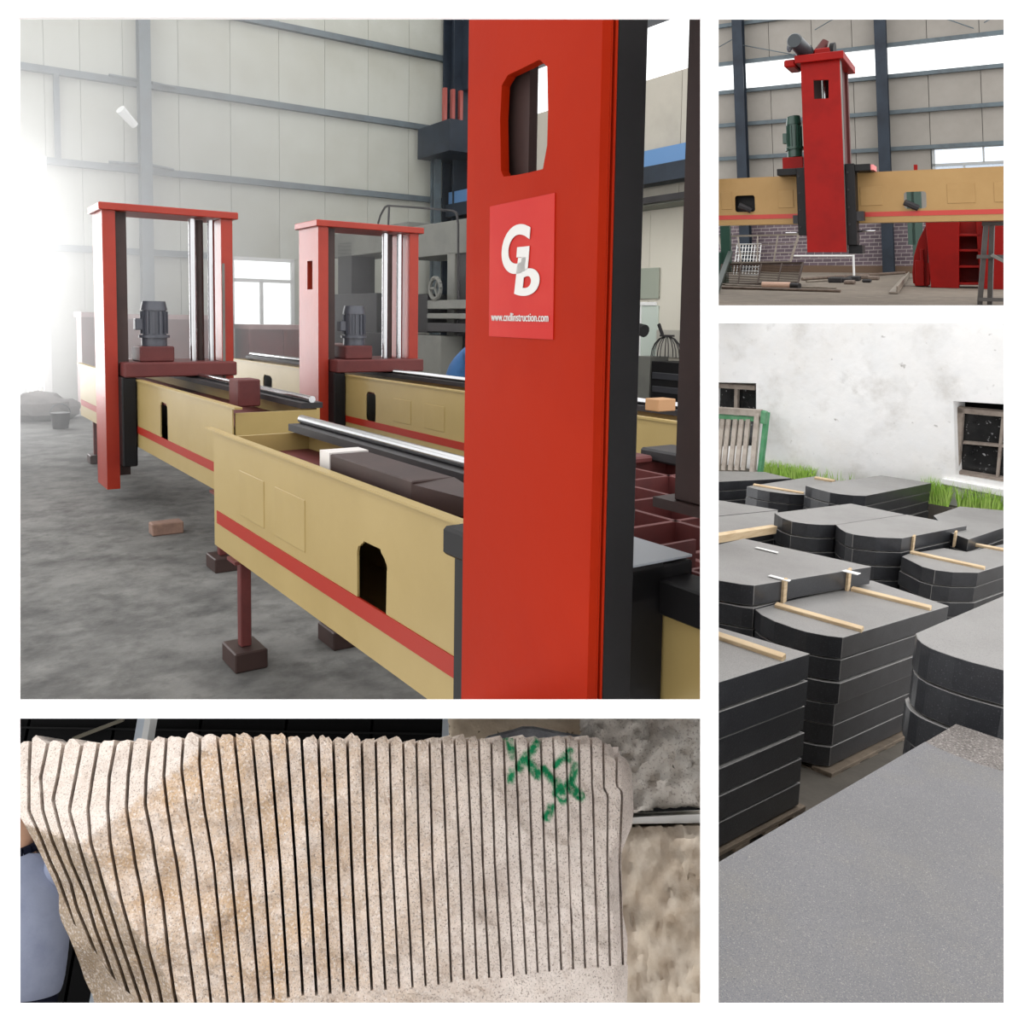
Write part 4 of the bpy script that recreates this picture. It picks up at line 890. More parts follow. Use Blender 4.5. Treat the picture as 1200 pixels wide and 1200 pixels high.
# granite: warm and cool crystals, dark mica, rusty bloom towards the left; facet shading mixed in by tint
gm = bpy.data.materials.new('sawn_granite'); gm.use_nodes = True; N, L = gm.node_tree.nodes, gm.node_tree.links; bs = N['Principled BSDF']; bs.inputs['Roughness'].default_value = .8; bs.inputs['Specular IOR Level'].default_value = .2
tc = N.new('ShaderNodeTexCoord')
def gnoise(scale, det, w, a, b):
    n = N.new('ShaderNodeTexNoise'); n.noise_dimensions = '4D'; n.inputs['W'].default_value = w; n.inputs['Scale'].default_value = scale; n.inputs['Detail'].default_value = det; L.new(tc.outputs['Object'], n.inputs['Vector'])
    r = N.new('ShaderNodeMapRange'); r.inputs[1].default_value = a; r.inputs[2].default_value = b; L.new(n.outputs['Fac'], r.inputs[0]); return r.outputs[0]
def gmix(f, a, b):
    x = N.new('ShaderNodeMix'); x.data_type = 'RGBA'; (L.new(f, x.inputs[0]) if not isinstance(f, float) else None)
    for s, v in ((6, a), (7, b)):
        if isinstance(v, tuple): x.inputs[s].default_value = v
        else: L.new(v, x.inputs[s])
    return x.outputs[2]
def gmul(a, b):
    m = N.new('ShaderNodeMath'); m.operation = 'MULTIPLY'; L.new(a, m.inputs[0]); L.new(b, m.inputs[1]); return m.outputs[0]
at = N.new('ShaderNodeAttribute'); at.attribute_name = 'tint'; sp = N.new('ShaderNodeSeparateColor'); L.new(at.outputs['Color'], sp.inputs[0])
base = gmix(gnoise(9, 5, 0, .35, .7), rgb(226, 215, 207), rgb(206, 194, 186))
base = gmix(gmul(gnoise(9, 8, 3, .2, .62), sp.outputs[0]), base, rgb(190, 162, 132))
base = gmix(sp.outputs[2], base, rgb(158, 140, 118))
base = gmix(gnoise(110, 3, 5, .5, .7), base, rgb(222, 212, 204))
base = gmix(gnoise(150, 2, 9, .56, .7), base, rgb(150, 136, 126))
base = gmix(gnoise(230, 1, 13, .62, .72), base, rgb(104, 95, 92))
base = gmix(gmul(gnoise(40, 4, 17, .25, .5), sp.outputs[1]), base, rgb(22, 130, 84))
L.new(base, bs.inputs['Base Color'])
bn = N.new('ShaderNodeTexNoise'); bn.inputs['Scale'].default_value = 45; bn.inputs['Detail'].default_value = 6; L.new(tc.outputs['Object'], bn.inputs['Vector']); bp = N.new('ShaderNodeBump'); bp.inputs['Strength'].default_value = .7; bp.inputs['Distance'].default_value = .015; L.new(bn.outputs['Fac'], bp.inputs['Height']); L.new(bp.outputs[0], bs.inputs['Normal'])
GRAN = gm
XD, YD, ZD = K3.M[:, 0], K3.M[:, 1], K3.M[:, 2]
DEEP = (-.21*XD+YD)*.6
org = np.array(p3(380, 1330, BY))
gb = thing('granite_block', 'large pale granite block sawn into upright slabs', 'stone block', org)
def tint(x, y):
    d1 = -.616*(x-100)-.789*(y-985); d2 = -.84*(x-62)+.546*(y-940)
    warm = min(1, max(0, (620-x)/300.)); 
    if d1 > 0 and d1*.003 > d2*.0042: warm *= .12  # top facet paler: fresh stone, and its stronger light put into the colour
    brown = .75 if (d2 > 2 and d2*.0042 > d1*.003) else 0  # left facet: weathered skin, plus the shade of its turned-away side
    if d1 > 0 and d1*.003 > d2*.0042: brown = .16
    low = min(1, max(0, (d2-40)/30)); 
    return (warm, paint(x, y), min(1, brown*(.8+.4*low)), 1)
def strip(fl, fr, y0l, y0r, y1, name, gap=1.9, rows=70, cols=5):
    """one sawn slab: rough front between two saw lines, straight sides running back"""
    V, T, Fc = [], [], []
    for r in range(rows+1):
        for c_ in range(cols+1):
            s = c_/cols; yt = y0l+(y0r-y0l)*s+2.5*nz(fl(868)*3+s*9, 5, 2.2)+(4.5*abs(2*s-1)**3); y = yt+(y1(s)-yt)*r/rows
            a, b = fl(y)+gap*.5, fr(y)-gap*.5
            if b-a < .5: b = a+.5
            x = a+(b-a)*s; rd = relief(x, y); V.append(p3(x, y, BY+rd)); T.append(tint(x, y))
    n = (rows+1)*(cols+1)
    for r in range(rows):
        for c_ in range(cols): i = r*(cols+1)+c_; Fc.append((i, i+1, i+cols+2, i+cols+1))
    rim = [c_ for c_ in range(cols+1)]+[r*(cols+1)+cols for r in range(1, rows+1)]+[rows*(cols+1)+c_ for c_ in range(cols-1, -1, -1)]+[r*(cols+1) for r in range(rows-1, 0, -1)]
    for k in rim: v = V[k]; v = v+DEEP*((BY+.9-(v-C) @ YD)/.6); V.append(v); T.append(T[k])
    for k in range(len(rim)): l = (k+1) % len(rim); Fc.append((rim[k], n+k, n+l, rim[l]))
    Fc.append(tuple(range(n, n+len(rim))))
    me = bpy.data.meshes.new(name); me.from_pydata([tuple(v-org) for v in V], [], Fc); me.materials.append(GRAN)
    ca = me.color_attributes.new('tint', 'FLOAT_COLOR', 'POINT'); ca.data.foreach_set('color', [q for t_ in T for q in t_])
    bm = bmesh.new(); bm.from_mesh(me); bmesh.ops.recalc_face_normals(bm, faces=bm.faces); bm.to_mesh(me); bm.free()
    o = bpy.data.objects.new(name, me); COL.objects.link(o); place(o, org, gb); return o
lines = [left]+CL+[right]
_ty = [(10, 884), (22, 872), (35, 864), (56, 868), (120, 869), (160, 866), (215, 860), (255, 861), (300, 861), (345, 862), (400, 865), (500, 864), (600, 865), (660, 862), (690, 864), (708, 866), (722, 880), (737, 892), (745, 905)]
topy = lambda x: float(np.interp(x, [p[0] for p in _ty], [p[1] for p in _ty]))
boty = [1062]+[b[1] for b in cuts_bot]+[1131]
for i in range(NC+1):
    xa, xb = lines[i](870), lines[i+1](870); jt = random.uniform(-3, 2)
    ya, yb = boty[i], boty[i+1]
    if i == 0: yb = 1076; ya = 1040
    strip(lines[i], lines[i+1], topy(xa)+jt, topy(xb)+jt*.6, (lambda s, ya=ya, yb=yb: ya+(yb-ya)*s), 'sawn_slab', rows=90 if 592 < xa < 690 else 50, cols=7 if 580 < xa < 690 else 4, gap=4.2 if i < 9 else 3.5 if i < 22 else 2.9)
# uncut foot of the block below the saw cuts
V, T, Fc = [], [], []
xs = np.concatenate([np.linspace(0, 1, 121)]); nr = 30
cxs = [left(1062)+2]+[b[0] for b in cuts_bot]+[right(1131)]; cys = [1040]+[b[1] for b in cuts_bot]+[1131]
order = np.argsort(cxs); cxs = np.array(cxs)[order]; cys = np.array(cys)[order]
for r in range(nr+1):
    for s in xs:
        xt = cxs[0]+(cxs[-1]-cxs[0])*s; yt = float(np.interp(xt, cxs, cys)); yb = 1330; y = yt+(yb-yt)*(r/nr)
        xl, xr = left(min(y, 1190)), right(min(y, 1190)); x = xt if r == 0 else min(xr, max(xl, xt+(xl+(xr-xl)*s-xt)*min(1, r/6)))
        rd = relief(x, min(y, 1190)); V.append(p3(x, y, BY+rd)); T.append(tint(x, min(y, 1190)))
nc = len(xs); n = len(V)
for r in range(nr):
    for c_ in range(nc-1): i = r*nc+c_; Fc.append((i, i+1, i+nc+1, i+nc))
rim = list(range(nc))+[r*nc+nc-1 for r in range(1, nr+1)]+[nr*nc+c_ for c_ in range(nc-2, -1, -1)]+[r*nc for r in range(nr-1, 0, -1)]
for k in rim: v = V[k]; V.append(v+DEEP*((BY+.9-(v-C) @ YD)/.6)); T.append(T[k])
for k in range(len(rim)): l = (k+1) % len(rim); Fc.append((rim[k], n+k, n+l, rim[l]))
me = bpy.data.meshes.new('uncut_foot'); me.from_pydata([tuple(v-org) for v in V], [], Fc); me.materials.append(GRAN)
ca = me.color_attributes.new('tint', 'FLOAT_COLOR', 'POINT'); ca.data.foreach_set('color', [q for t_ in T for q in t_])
bm = bmesh.new(); bm.from_mesh(me); bmesh.ops.recalc_face_normals(bm, faces=bm.faces); bm.to_mesh(me); bm.free()
o = bpy.data.objects.new('uncut_foot', me); COL.objects.link(o); place(o, org, gb)

# other rough blocks standing behind at right
def rough(label, quad, Y, depth, m, seed, amp=.03, bot=None, name='rough_block'):
    """rough stone block; quad = TL TR BR BL pixels of its front at distance Y"""
    q = [np.array(p3(x, y, Y)) for x, y in quad]; asp = np.linalg.norm(q[3]-q[0])/np.linalg.norm(q[1]-q[0]); n_ = 44; V, Fc = [], []
    for j in range(n_+1):
        for i in range(n_+1):
            s, u = i/n_, j/n_; p = (q[0]*(1-s)+q[1]*s)*(1-u)+(q[3]*(1-s)+q[2]*s)*u
            e = min(s, 1-s, u, 1-u); V.append(p+XD*.004*nz(i*9, j*9+seed, 5)+YD*(amp*nz(i*18+seed*17, j*18*asp, 150)+amp*.5*nz(i*18, j*18*asp+seed, 70)+amp*.3*nz(i*18, j*18*asp+seed*3, 36)+(.04*(1-e/.05)**2 if e < .05 else 0))+ZD*.006*nz(i*9+seed, j*9, 5))
    w = n_+1
    for j in range(n_):
        for i in range(n_): k = j*w+i; Fc.append((k, k+1, k+w+1, k+w))
    rim = list(range(w))+[r*w+n_ for r in range(1, w)]+[n_*w+c_ for c_ in range(n_-1, -1, -1)]+[r*w for r in range(n_-1, 0, -1)]
    b0 = len(V)
    for k in rim: V.append(V[k]+YD*depth)
    for k in range(len(rim)): l = (k+1) % len(rim); Fc.append((rim[k], b0+k, b0+l, rim[l]))
    Fc.append(tuple(range(b0, b0+len(rim))))
    mb = MB(); mb.v = V; mb.f = Fc; mb.m = [0]*len(Fc)
    o = mb.build(name, m, smooth=True); return tag(o, label, 'stone block')
GR1 = mat('grey_rough_granite', rgb(206, 200, 192), .85, spec=.2, var=[(rgb(180, 172, 164), 5, .4), (rgb(190, 168, 128), 2.2, .12)], spot=(rgb(160, 152, 146), 90, .6), bump=.5, bscale=22)
GR2 = mat('tan_rough_granite', rgb(206, 192, 174), .85, spec=.2, var=[(rgb(174, 156, 136), 4, .45), (rgb(222, 212, 198), 7, .35)], bump=.5, bscale=20)
GR3 = mat('beige_granite', rgb(222, 206, 184), .85, spec=.2, var=rgb(206, 186, 160), vscale=6, bump=.3, bscale=25)
GR4 = mat('blue_grey_rock', rgb(176, 178, 184), .85, spec=.2, var=[(rgb(112, 114, 122), 7, .5)], bump=.8, bscale=20)
rough('grey rough granite block at upper right behind the sawn block', ((690, 826), (850, 826), (850, 942), (690, 956)), 4.5, .5, GR1, 3)
rough('tan rough granite block at lower right behind the sawn block', ((715, 970), (850, 968.5), (850, 1300), (715, 1300)), 4.42, .6, GR2, 8, amp=.018)
rough('beige granite block peeping over the top of the sawn block', ((525, 826), (700, 826), (700, 900), (525, 900)), 5.05, .3, GR3, 5, amp=.008)
q = [(560, 872), (572, 862), (600, 855), (612, 851), (625, 851), (660, 858), (690, 863), (695, 872)]
P = [np.array(p3(x, y, 4.45)) for x, y in q]; mb = MB(); mb.prism(P, [p_+YD*.35 for p_ in P])
tag(mb.build('rock_lump', GR4, bevel=.012), 'blue grey rock lump lying behind the top of the sawn block', 'rock')
mb = MB().quadbox([p3(700, 960, 4.48), p3(850, 953, 4.48), p3(850, 964, 4.48), p3(700, 966, 4.48)]+[p3(*p_, 4.48)+YD*.5 for p_ in ((700, 960), (850, 953), (850, 964), (700, 966))])
tag(mb.build('white_beam', WHT), 'white painted beam between the two rough blocks at right', 'beam')
# dark shed behind
SHED = mat('dark_shed', (.004, .004, .0042, 1), .7, spec=.1)  # darkness of the unlit shed interior put into a near-black colour
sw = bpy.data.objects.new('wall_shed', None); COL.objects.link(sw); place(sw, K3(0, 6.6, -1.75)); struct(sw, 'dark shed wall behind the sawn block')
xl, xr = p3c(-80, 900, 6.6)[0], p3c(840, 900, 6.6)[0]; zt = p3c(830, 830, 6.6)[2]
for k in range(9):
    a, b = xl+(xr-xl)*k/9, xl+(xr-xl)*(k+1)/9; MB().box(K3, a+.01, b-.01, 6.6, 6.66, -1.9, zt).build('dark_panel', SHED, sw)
MB().box(K3, xl, xr, 6.68, 6.7, -1.9, zt).build('backing_sheet', SHED, sw)  # added behind the panels so that their gaps stay dark
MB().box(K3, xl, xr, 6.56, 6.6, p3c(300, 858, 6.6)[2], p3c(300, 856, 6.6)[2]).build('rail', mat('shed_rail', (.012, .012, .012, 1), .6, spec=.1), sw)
MB().bar(p3(85, 866, 6.5), p3(145, 843, 6.5), .02, .02).build('diagonal_rod', mat('shed_rod', rgb(110, 104, 90), .6), sw)
GROUND3 = mat('yard_ground', rgb(96, 90, 84), .9, var=rgb(70, 66, 62), vscale=3)
ZG = -1.78
struct(MB().box(K3, xl-.6, xr, .4, 6.6, ZG-.1, ZG).build('floor', GROUND3), 'dark ground under the sawn block')
wp = thing('white_post', 'white steel post rising behind the sawn block', 'post', K3(p3c(166, 860, 6.2)[0], 6.2, ZG))
a, b, c_ = p3c(158, 860, 6.2)[0], p3c(168, 860, 6.2)[0], p3c(175, 860, 6.2)[0]; zt2 = p3c(166, 834, 6.2)[2]
MB().box(K3, a, b, 6.2, 6.3, ZG, zt2).build('grey_side', mat('post_grey', rgb(186, 194, 204), .5), wp); MB().box(K3, b, c_, 6.18, 6.3, ZG, zt2).build('white_side', WHT, wp)
a = p3c(525, 860, 6.0)[0]; tag(MB().box(K3, p3c(518, 860, 6)[0], a, 6.0, 6.1, ZG, p3c(520, 834, 6)[2]).build('corner_post', mat('post_grey', rgb(186, 194, 204), .5)), 'grey post left of the beige granite block', 'post')
# bearers that carry the sawn block
for x in (240, 560):
    a = p3c(x, 1180, BY)[0]-.2; tag(MB().box(K3, a-.15, a+.15, BY+.1, BY+.85, ZG, p3c(400, 1326, BY)[2]).build('timber_bearer', PALW, bevel=.01), ('left' if x < 400 else 'right')+' timber bearer under the sawn granite block', 'timber')
# person standing at left behind the block
PYd = 5.2
_c = p3c(24, 990, PYd); pc, zs = _c[0], _c[2]
K = lambda a, b, z: K3(pc+a, PYd+b, zs+z)
Q = dict(pelvis=K(.1, .02, -.64), waist=K(.09, 0, -.42), chest=K(.05, 0, -.18), neck=K(0, 0, .02), head0=K(-.02, -.02, .1), head1=K(-.03, -.03, .17), head2=K(-.04, -.02, .24),
         shl=K(.26, 0, -.1), ell=K(.3, .12, -.36), wrl=K(.06, .26, -.5), shr=K(-.2, 0, -.08), elr=K(-.33, .12, -.34), wrr=K(-.1, .26, -.5),
         hil=K(.2, .02, -.74), knl=K(.21, -.02, -1.1), anl=K(.21, .03, -1.1), hir=K(0, .02, -.74), knr=K(-.02, -.02, -1.1), anr=K(-.02, .03, -1.1),
         fwd=nrm(XD*.1-YD), hfwd=nrm(XD*.25-YD-ZD*.1))
for s, kx in (('l', .21), ('r', -.02)):
    Q['kn'+s] = K(kx, -.02, (-.74+ZG-zs)/2); Q['an'+s] = K(kx, .03, ZG-zs+.09)
POLO = mat('grey_blue_polo', rgb(168, 176, 200), .85, spec=.15, var=rgb(146, 154, 182), vscale=5, bump=.35, bscale=9)
pp = person('person in grey blue polo shirt and dark trousers beside the sawn block', K3(pc+.08, PYd, ZG), Q, POLO, mat('dark_navy_trousers', rgb(24, 28, 46), .8, spec=.15), sx=1.42)
end_place(((830, 0), (830, 1200), (100, 600)), ((0, 834), (1200, 834), (600, 1200)))

# ================================================================== STONE YARD (lower right opening)
TH = .122
TOP = mat('honed_granite_top', rgb(140, 138, 136), .45, spec=.35, var=[(rgb(124, 122, 120), 2.5, .35)], spot=[(rgb(150, 148, 146), 260, .6), (rgb(90, 88, 88), 320, .62)], bump=.03, bscale=200)  # paler than the sides: dust, with sky reflection also put into the colour
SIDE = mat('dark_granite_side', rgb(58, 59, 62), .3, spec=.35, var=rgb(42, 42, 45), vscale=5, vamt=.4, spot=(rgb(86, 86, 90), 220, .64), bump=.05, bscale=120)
NEART = mat('near_granite_top', rgb(116, 115, 117), .6, spec=.2, var=[(rgb(108, 107, 108), 3, .4), (rgb(121, 118, 114), 5, .25)], spot=[(rgb(148, 145, 140), 420, .6), (rgb(100, 100, 104), 380, .58)], bump=.06, bscale=420)
FLAM = mat('flamed_granite_top', rgb(122, 116, 112), .7, spec=.2, var=rgb(100, 94, 90), vscale=8, spot=[(rgb(160, 154, 150), 160, .58), (rgb(70, 68, 68), 180, .6)], bump=.25, bscale=150)
Dn = K4.M[:, 2]
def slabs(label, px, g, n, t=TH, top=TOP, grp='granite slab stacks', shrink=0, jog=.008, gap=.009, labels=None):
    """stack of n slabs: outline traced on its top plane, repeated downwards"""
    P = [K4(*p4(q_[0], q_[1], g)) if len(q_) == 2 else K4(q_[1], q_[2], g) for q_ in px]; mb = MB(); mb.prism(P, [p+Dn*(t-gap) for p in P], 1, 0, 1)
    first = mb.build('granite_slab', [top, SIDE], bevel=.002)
    pos = ['top', 'second', 'third', 'fourth', 'fifth', 'sixth', 'seventh', 'eighth']
    for k in range(n):
        o = first if k == 0 else clone(first, Dn*t*k+K4.M[:, 0]*random.uniform(-jog, jog)+K4.M[:, 1]*random.uniform(-jog, jog))
        tag(o, ('%s slab of ' % pos[k] if n > 1 else '')+label, 'stone slab', grp)
    return first
GY = 1.95                                              # level of the yard below the eye
yq = [p4(836, 1330, GY), p4(1330, 1330, GY)]
yd = [(0.4, .2), (3.2, -1.2), (14, 1), (14, 9), (3, 4.5)]
mb = MB(); yd = [p4(836, 1400, GY)[:2], p4(1500, 1400, GY)[:2], p4(1500, 640, GY)[:2], p4(1400, 565, GY)[:2], p4(838, 560, GY)[:2]]
mb.prism([K4(a, b, GY) for a, b in yd], [K4(a, b, GY+.1) for a, b in yd]); struct(mb.build('floor', mat('yard_earth', rgb(98, 92, 84), .9, var=rgb(74, 70, 64), vscale=2, bump=.4, bscale=10)), 'bare earth of the stone yard')
# ---- back wall: runs along b at constant a
WA = 10.95
def w4(x, y, off=0): return K4.on(x, y, 0, WA+off)
PLAS = mat('whitewashed_plaster', rgb(244, 243, 242), .85, spec=.15, var=[(rgb(228, 225, 221), .9, .35), (rgb(192, 188, 182), 1.7, .2), (rgb(168, 164, 158), 3.1, .06), (rgb(236, 236, 236), 4, .4)], spot=(rgb(150, 146, 140), 9, .72), bump=.5, bscale=5)
def wr(pts): return [tuple(w4(x, y)[1:]) for x, y in pts]
bmin, bmax = w4(1330, 520)[1], w4(836, 480)[1]+.05; gtop = w4(1100, 372)[2]; gbot = 1.95
gtopL = min(w4(838, 375)[2], w4(1250, 375)[2])-.02
win_r = wr([(1117, 470), (1215, 476), (1215, 572), (1120, 556)]); win_l = wr([(790, 443), (886, 449), (886, 522), (790, 516)])
win_l = [(min(q[0], bmax-.02), q[1]) for q in win_l]
mb = MB().holed([[(bmin, gbot), (bmax, gbot), (bmax, gtopL), (bmin, gtopL)], win_r, win_l], lambda b, g: K4(WA, b, g), lambda b, g: K4(WA+.35, b, g))
struct(mb.build('wall_yard', PLAS), 'whitewashed rough plaster wall behind the stone yard')
DARKR = mat('dark_room', (.006, .006, .006, 1), .9, spec=.1)
struct(MB().box(K4, WA+.36, WA+.4, bmin, bmax, gtopL, gbot).build('wall_inner', DARKR), 'dark interior behind the yard windows')
OLDF = mat('old_window_wood', rgb(150, 138, 128), .8, var=rgb(112, 100, 92), vscale=8, bump=.3, bscale=20)
def pxbar(x0, y0, x1, y1, w, off, d=.06):
    p, q = w4(x0, y0, off), w4(x1, y1, off); return MB().bar(K4(*p), K4(*q), d, w, up=Dn)
w3 = bpy.data.objects.new('window_3', None); COL.objects.link(w3); place(w3, K4(*w4(1160, 560))); struct(w3, 'old wooden window with dusty panes in the white wall')
for a in ((1127, 477, 1121, 556), (1240, 487, 1235, 575)): pxbar(*a, .06, .14, .07).build('frame_bar', OLDF, w3)
for a in ((1124, 480, 1240, 490), (1120, 553, 1240, 573)): pxbar(*a, .06, .14, .07).build('frame_bar', OLDF, w3)
for a in ((1129, 518, 1230, 527), (1176, 486, 1169, 560)): pxbar(*a, .03, .15, .04).build('glazing_bar', OLDF, w3)
DUST = mat('dusty_dark_pane', rgb(26, 26, 27), .25, spec=.4, spot=[(rgb(170, 170, 170), 22, .68)], var=rgb(44, 44, 44), vscale=3)
for x0, y0, x1, y1, x2, y2, x3, y3 in ((1131, 484, 1174, 488, 1171, 521, 1129, 516), (1129, 521, 1171, 526, 1168, 558, 1123, 551), (1177, 489, 1235, 493, 1232, 528, 1174, 522), (1174, 527, 1232, 532, 1229, 570, 1170, 559)):
    P = [K4(*w4(*p_, .19)) for p_ in ((x0, y0), (x1, y1), (x2, y2), (x3, y3))]; MB().prism(P, [p_+K4.M[:, 0]*.01 for p_ in P]).build('pane', DUST, w3)
P = [w4(*p_) for p_ in ((1106, 560), (1215, 580), (1215, 590), (1104, 567))]
MB().prism([K4(WA-.06, p_[1], p_[2]) for p_ in P], [K4(WA+.14, p_[1], p_[2]) for p_ in P]).build('window_sill', PLAS, w3, bevel=.01)
w4b = bpy.data.objects.new('window_4', None); COL.objects.link(w4b); place(w4b, K4(*w4(860, 520))); struct(w4b, 'dark window behind the leaning pallet')
pxbar(826, 450, 886, 454, .06, .14, .08).build('frame_bar', OLDF, w4b); pxbar(864, 450, 862, 520, .05, .15, .06).build('glazing_bar', OLDF, w4b)
P = [K4(*w4(*p_, .2)) for p_ in ((800, 448), (890, 453), (890, 524), (800, 518))]; MB().prism(P, [p_+K4.M[:, 0]*.01 for p_ in P]).build('pane', DUST, w4b)
# earth bank at the foot of the wall
bk = [(WA-.15, 1.95), (WA-.14, 1.42), (WA-.005, 1.4), (WA-.005, 1.95)]
mb = MB().prism([K4(a, bmin, g) for a, g in bk], [K4(a, bmax, g) for a, g in bk]); struct(mb.build('earth_bank', MC['yard_earth']), 'earth bank along the foot of the white wall')
# grass
GRS = mat('grass', rgb(160, 200, 86), .7, spec=.2, var=rgb(192, 216, 124), vscale=6)
def grass(x0, x1, n, hmin, hmax):
    mb = MB()
    for k in range(n):
        x = random.uniform(x0, x1); yb = np.interp(x, [842, 1000, 1090, 1180], [552, 566, 584, 602]); a = WA-random.uniform(.02, .13)
        p = K4.on(x, yb, 0, a); p[2] = 1.415; b = K4(*p); h = random.uniform(hmin, hmax)*.9; ln = np.array([random.uniform(-.3, .3)*h, random.uniform(-.3, .1)*h, h]); w = .007
        r_ = np.array([w, random.uniform(-w, w), 0]); i = len(mb.v); mb.v += [tuple(b-r_), tuple(b+r_), tuple(b+ln*.55+r_*.7), tuple(b+ln*.55-r_*.7), tuple(b+ln*1.0+np.array([ln[0], ln[1], 0])*.3)]
        mb.f += [(i, i+1, i+2, i+3), (i+3, i+2, i+4)]; mb.m += [0, 0]
    return mb
for lab, x0, x1, n, h0, h1 in (('short grass tufts at the wall foot beside the leaning pallet', 895, 955, 420, .1, .26), ('tall green grass tuft right of the middle back stack', 1085, 1112, 330, .15, .4), ('long green grass under the yard window', 1122, 1240, 650, .1, .38), ('thin sparse weeds along the wall foot', 960, 1080, 50, .1, .3)):
    o = grass(x0, x1, n, h0, h1).build('grass', GRS, recalc=False); tag(o, lab, 'grass', kind='stuff')
# ---- leaning old pallet with green post
lp = thing('leaning_pallet', 'weathered wooden slatted pallet leaning against the white wall', 'pallet', K4(*w4(870, 552, -.5)))
def lpbar(x0, y0, x1, y1, w, nm, m, o0=-.25, o1=-.5, d=.05):
    p, q = w4(x0, y0, o0), w4(x1, y1, o1); MB().bar(K4(*p), K4(*q), d, w, up=K4.M[:, 1]).build(nm, m, lp, bevel=.004)
for x in (846, 853, 861, 868.5, 876): lpbar(x+1, 490, x-5, 550, .05, 'slat', OLDW) if False else MB().bar(K4(*w4(x+1, 491, -.25)), K4(*w4(x-5, 551, -.5)), .066, .03, up=K4.M[:, 0]).build('slat', OLDW, lp)
MB().bar(K4(*w4(888, 484, -.28)), K4(*w4(882, 553, -.53)), .07, .05, up=K4.M[:, 0]).build('side_board', OLDW, lp)
MB().bar(K4(*w4(830, 480, -.28)), K4(*w4(893, 484, -.28)), .05, .085, up=Dn).build('top_board', OLDW, lp)
MB().bar(K4(*w4(830, 487, -.24)), K4(*w4(884, 491, -.24)), .05, .05, up=Dn).build('green_rail', mat('faded_green', rgb(76, 140, 96), .7, var=rgb(120, 160, 130), vscale=6), lp)
MB().bar(K4(*w4(899, 483, -.2)), K4(*w4(891, 553, -.45)), .05, .07, up=K4.M[:, 0]).build('green_post', mat('green_paint', rgb(74, 144, 98), .7, var=rgb(110, 160, 126), vscale=9), lp)
MB().bar(K4(*w4(896, 482, -.3)), K4(*w4(895, 496, -.3)), .07, .06, up=K4.M[:, 0]).build('green_block', MC['faded_green'], lp)

# ---- stacks, back to front
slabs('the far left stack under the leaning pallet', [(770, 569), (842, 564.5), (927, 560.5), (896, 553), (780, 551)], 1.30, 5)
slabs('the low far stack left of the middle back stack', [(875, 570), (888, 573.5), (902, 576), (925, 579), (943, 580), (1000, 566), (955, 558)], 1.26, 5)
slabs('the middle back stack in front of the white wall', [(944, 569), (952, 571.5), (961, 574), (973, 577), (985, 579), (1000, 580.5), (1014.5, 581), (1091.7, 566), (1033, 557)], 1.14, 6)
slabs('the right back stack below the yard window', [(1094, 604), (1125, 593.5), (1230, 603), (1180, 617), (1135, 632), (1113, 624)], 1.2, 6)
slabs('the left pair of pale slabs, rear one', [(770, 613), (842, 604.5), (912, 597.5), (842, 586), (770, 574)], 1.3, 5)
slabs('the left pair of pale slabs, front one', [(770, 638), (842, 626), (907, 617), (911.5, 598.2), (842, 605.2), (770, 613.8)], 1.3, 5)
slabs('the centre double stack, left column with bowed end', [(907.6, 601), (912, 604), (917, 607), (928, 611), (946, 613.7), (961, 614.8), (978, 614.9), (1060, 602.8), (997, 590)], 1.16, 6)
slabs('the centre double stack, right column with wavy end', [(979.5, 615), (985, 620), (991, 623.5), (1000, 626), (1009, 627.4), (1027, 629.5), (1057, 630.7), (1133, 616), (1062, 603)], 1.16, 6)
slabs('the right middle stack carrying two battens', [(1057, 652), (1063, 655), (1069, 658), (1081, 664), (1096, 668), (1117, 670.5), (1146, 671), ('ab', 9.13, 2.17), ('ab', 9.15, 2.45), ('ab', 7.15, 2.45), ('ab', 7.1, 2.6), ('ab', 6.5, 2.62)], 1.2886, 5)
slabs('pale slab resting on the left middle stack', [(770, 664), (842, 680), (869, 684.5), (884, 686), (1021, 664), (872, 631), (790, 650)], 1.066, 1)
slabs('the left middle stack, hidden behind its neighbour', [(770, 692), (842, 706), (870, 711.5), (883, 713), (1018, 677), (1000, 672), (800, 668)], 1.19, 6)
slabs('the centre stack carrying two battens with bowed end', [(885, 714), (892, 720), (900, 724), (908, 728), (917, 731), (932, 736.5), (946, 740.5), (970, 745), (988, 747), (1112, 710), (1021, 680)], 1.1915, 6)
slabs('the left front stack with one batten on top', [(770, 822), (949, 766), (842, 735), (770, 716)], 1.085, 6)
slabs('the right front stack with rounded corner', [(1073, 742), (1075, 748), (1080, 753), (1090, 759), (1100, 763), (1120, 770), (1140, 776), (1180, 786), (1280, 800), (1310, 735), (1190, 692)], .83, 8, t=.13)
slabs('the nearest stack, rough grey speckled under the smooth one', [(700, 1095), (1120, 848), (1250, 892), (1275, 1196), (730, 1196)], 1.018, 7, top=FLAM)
slabs('smooth pale grey slab lying nearest to the camera', [(690, 1098), (1084, 868.5), (1098, 876), (1115, 883), (1140, 893), (1180, 905), (1260, 925), (1285, 1197), (725, 1197)], 1.0, 1, t=.018, top=NEART, gap=.0)
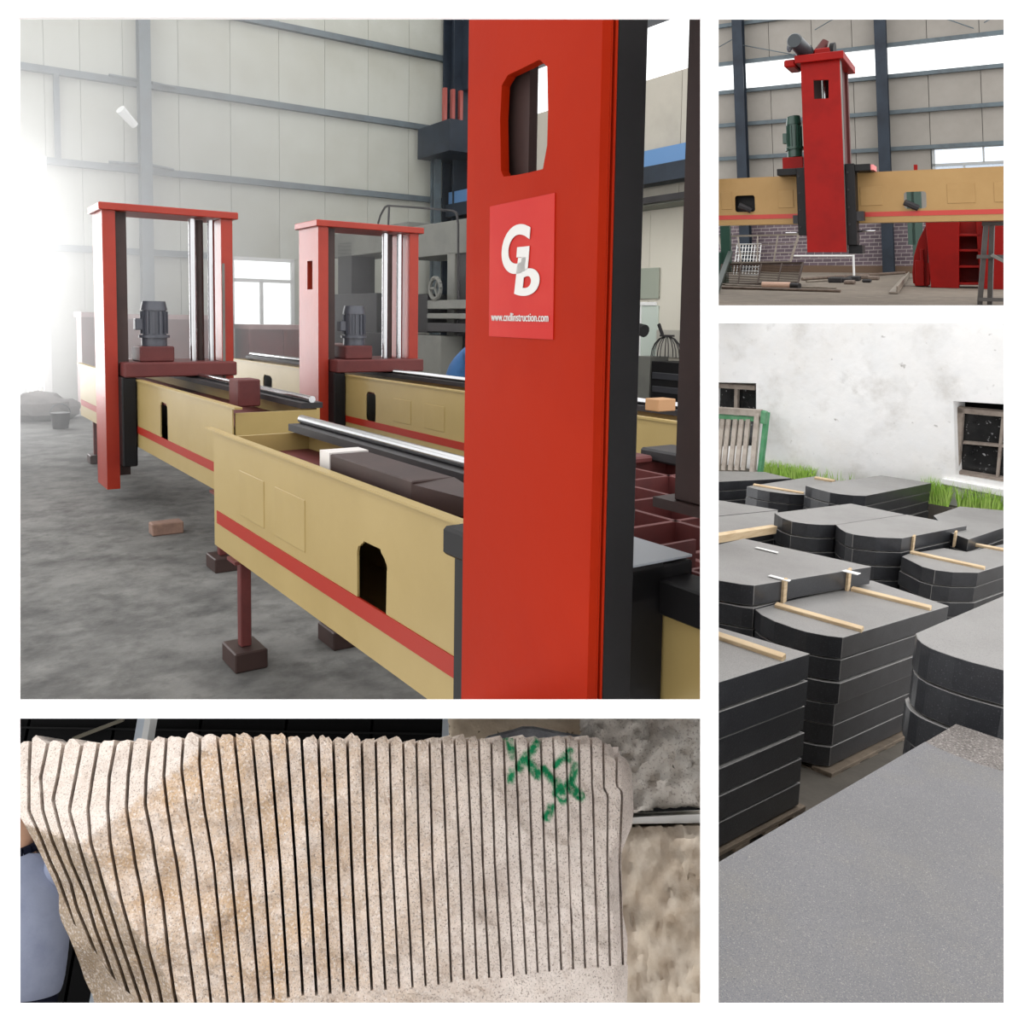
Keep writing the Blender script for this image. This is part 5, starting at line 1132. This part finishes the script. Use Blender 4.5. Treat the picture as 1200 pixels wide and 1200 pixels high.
# ---- battens
def batten(label, x0, y0, x1, y1, g, w=.03, h=.022):
    p, q = K4(*p4(x0, y0, g-h/2)), K4(*p4(x1, y1, g-h/2)); tag(MB().bar(p, q, w, h, up=-Dn).build('wood_batten', WOOD, bevel=.002), label, 'batten', 'wooden battens on the slab stacks')
batten('wooden batten lying on the left front stack', 838, 744, 919, 771, 1.085)
batten('left wooden batten lying on the centre stack', 909, 709, 1011, 738, 1.1915)
batten('right wooden batten lying on the centre stack', 998, 690, 1091, 713, 1.1915)
batten('left wooden batten lying on the right middle stack', 1067, 647, 1154, 666, 1.2886)
batten('right wooden batten lying on the right middle stack', 1120, 634, 1200, 649, 1.2886)
batten('weathered batten lying on the low far stack', 883, 568, 942, 578, 1.26, .03, .02)
batten('broken batten at the back of the low far stack', 955, 560, 978, 564, 1.26, .04, .03)
batten('thick wood plank in front of the left pale slabs', 838, 631, 907, 620, 1.30, .05, .06)
def upright(label, x0, y0, x1, y1, g):
    p = K4(*p4(x1, y1, g)); q = p-Dn*(TH+.012)
    tag(MB().bar(p, q, .036, .014, up=K4.M[:, 1]).build('wood_spacer', WOOD), label, 'spacer', 'upright wood spacers')
upright('left upright spacer leaning on the pale left slab', 0, 0, 918, 706, 1.1915)
upright('right upright spacer leaning on the pale left slab', 0, 0, 993, 692, 1.1915)
upright('left upright spacer against the centre double stack', 0, 0, 1069, 646, 1.2886)
upright('right upright spacer against the centre double stack', 0, 0, 1118, 640, 1.2886)
for lab, x, y, g, a, w in (('torn paper strip over the left slab edge', 914, 678, 1.066, .06, .02), ('torn paper strip over the right slab edge', 998, 671, 1.066, .045, .03), ('scrap of white paper lying on the pale left slab', 899, 645, 1.066, .075, .02)):
    p = p4(x, y, g-.004); tag(MB().quadbox([K4(p[0]+i*w, p[1]+j*a, p[2]-k) for k in (0, .004) for i, j in ((-1, -1), (1, -.8), (.8, 1), (-1, .9))]).build('paper_scrap', WHT), lab, 'paper')
# ---- pallets below the front stacks
def pallet(label, c, g, a0, a1, b0, b1):
    """c = frame coordinates of a slab corner; extents relative to it; g = level of its deck"""
    o = thing('pallet', label, 'pallet', K4(c[0]+(a0+a1)/2, c[1]+(b0+b1)/2, GY), 'wooden pallets under the slab stacks')
    n = 7
    for k in range(n):
        a = c[0]+a0+(a1-a0-.1)*k/(n-1); MB().box(K4, a, a+.1, c[1]+b0, c[1]+b1, g+.022, g+.044).build('deck_board', PALW, o, bevel=.003)
    for b in (b0, (b0+b1)/2-.05, b1-.1):
        MB().box(K4, c[0]+a0, c[0]+a1, c[1]+b, c[1]+b+.1, g, g+.022).build('top_board', PALW, o, bevel=.003)
        for a in (a0, (a0+a1)/2-.06, a1-.12): MB().box(K4, c[0]+a, c[0]+a+.12, c[1]+b, c[1]+b+.1, g+.044, GY-.002).build('block', PALW, o)
    return o
pallet('wooden pallet under the left front stack', p4(949, 766, 1.085), 1.085+6*TH, -1.3, .03, -.02, .9)
pallet('wooden pallet under the centre stack', p4(988, 747, 1.1915), 1.1915+6*TH-.0, -.05, 1.2, -.03, 1.0)
end_place(((836, 0), (836, 1200), (1100, 600)), ((0, 370), (1200, 370), (600, 1200)))
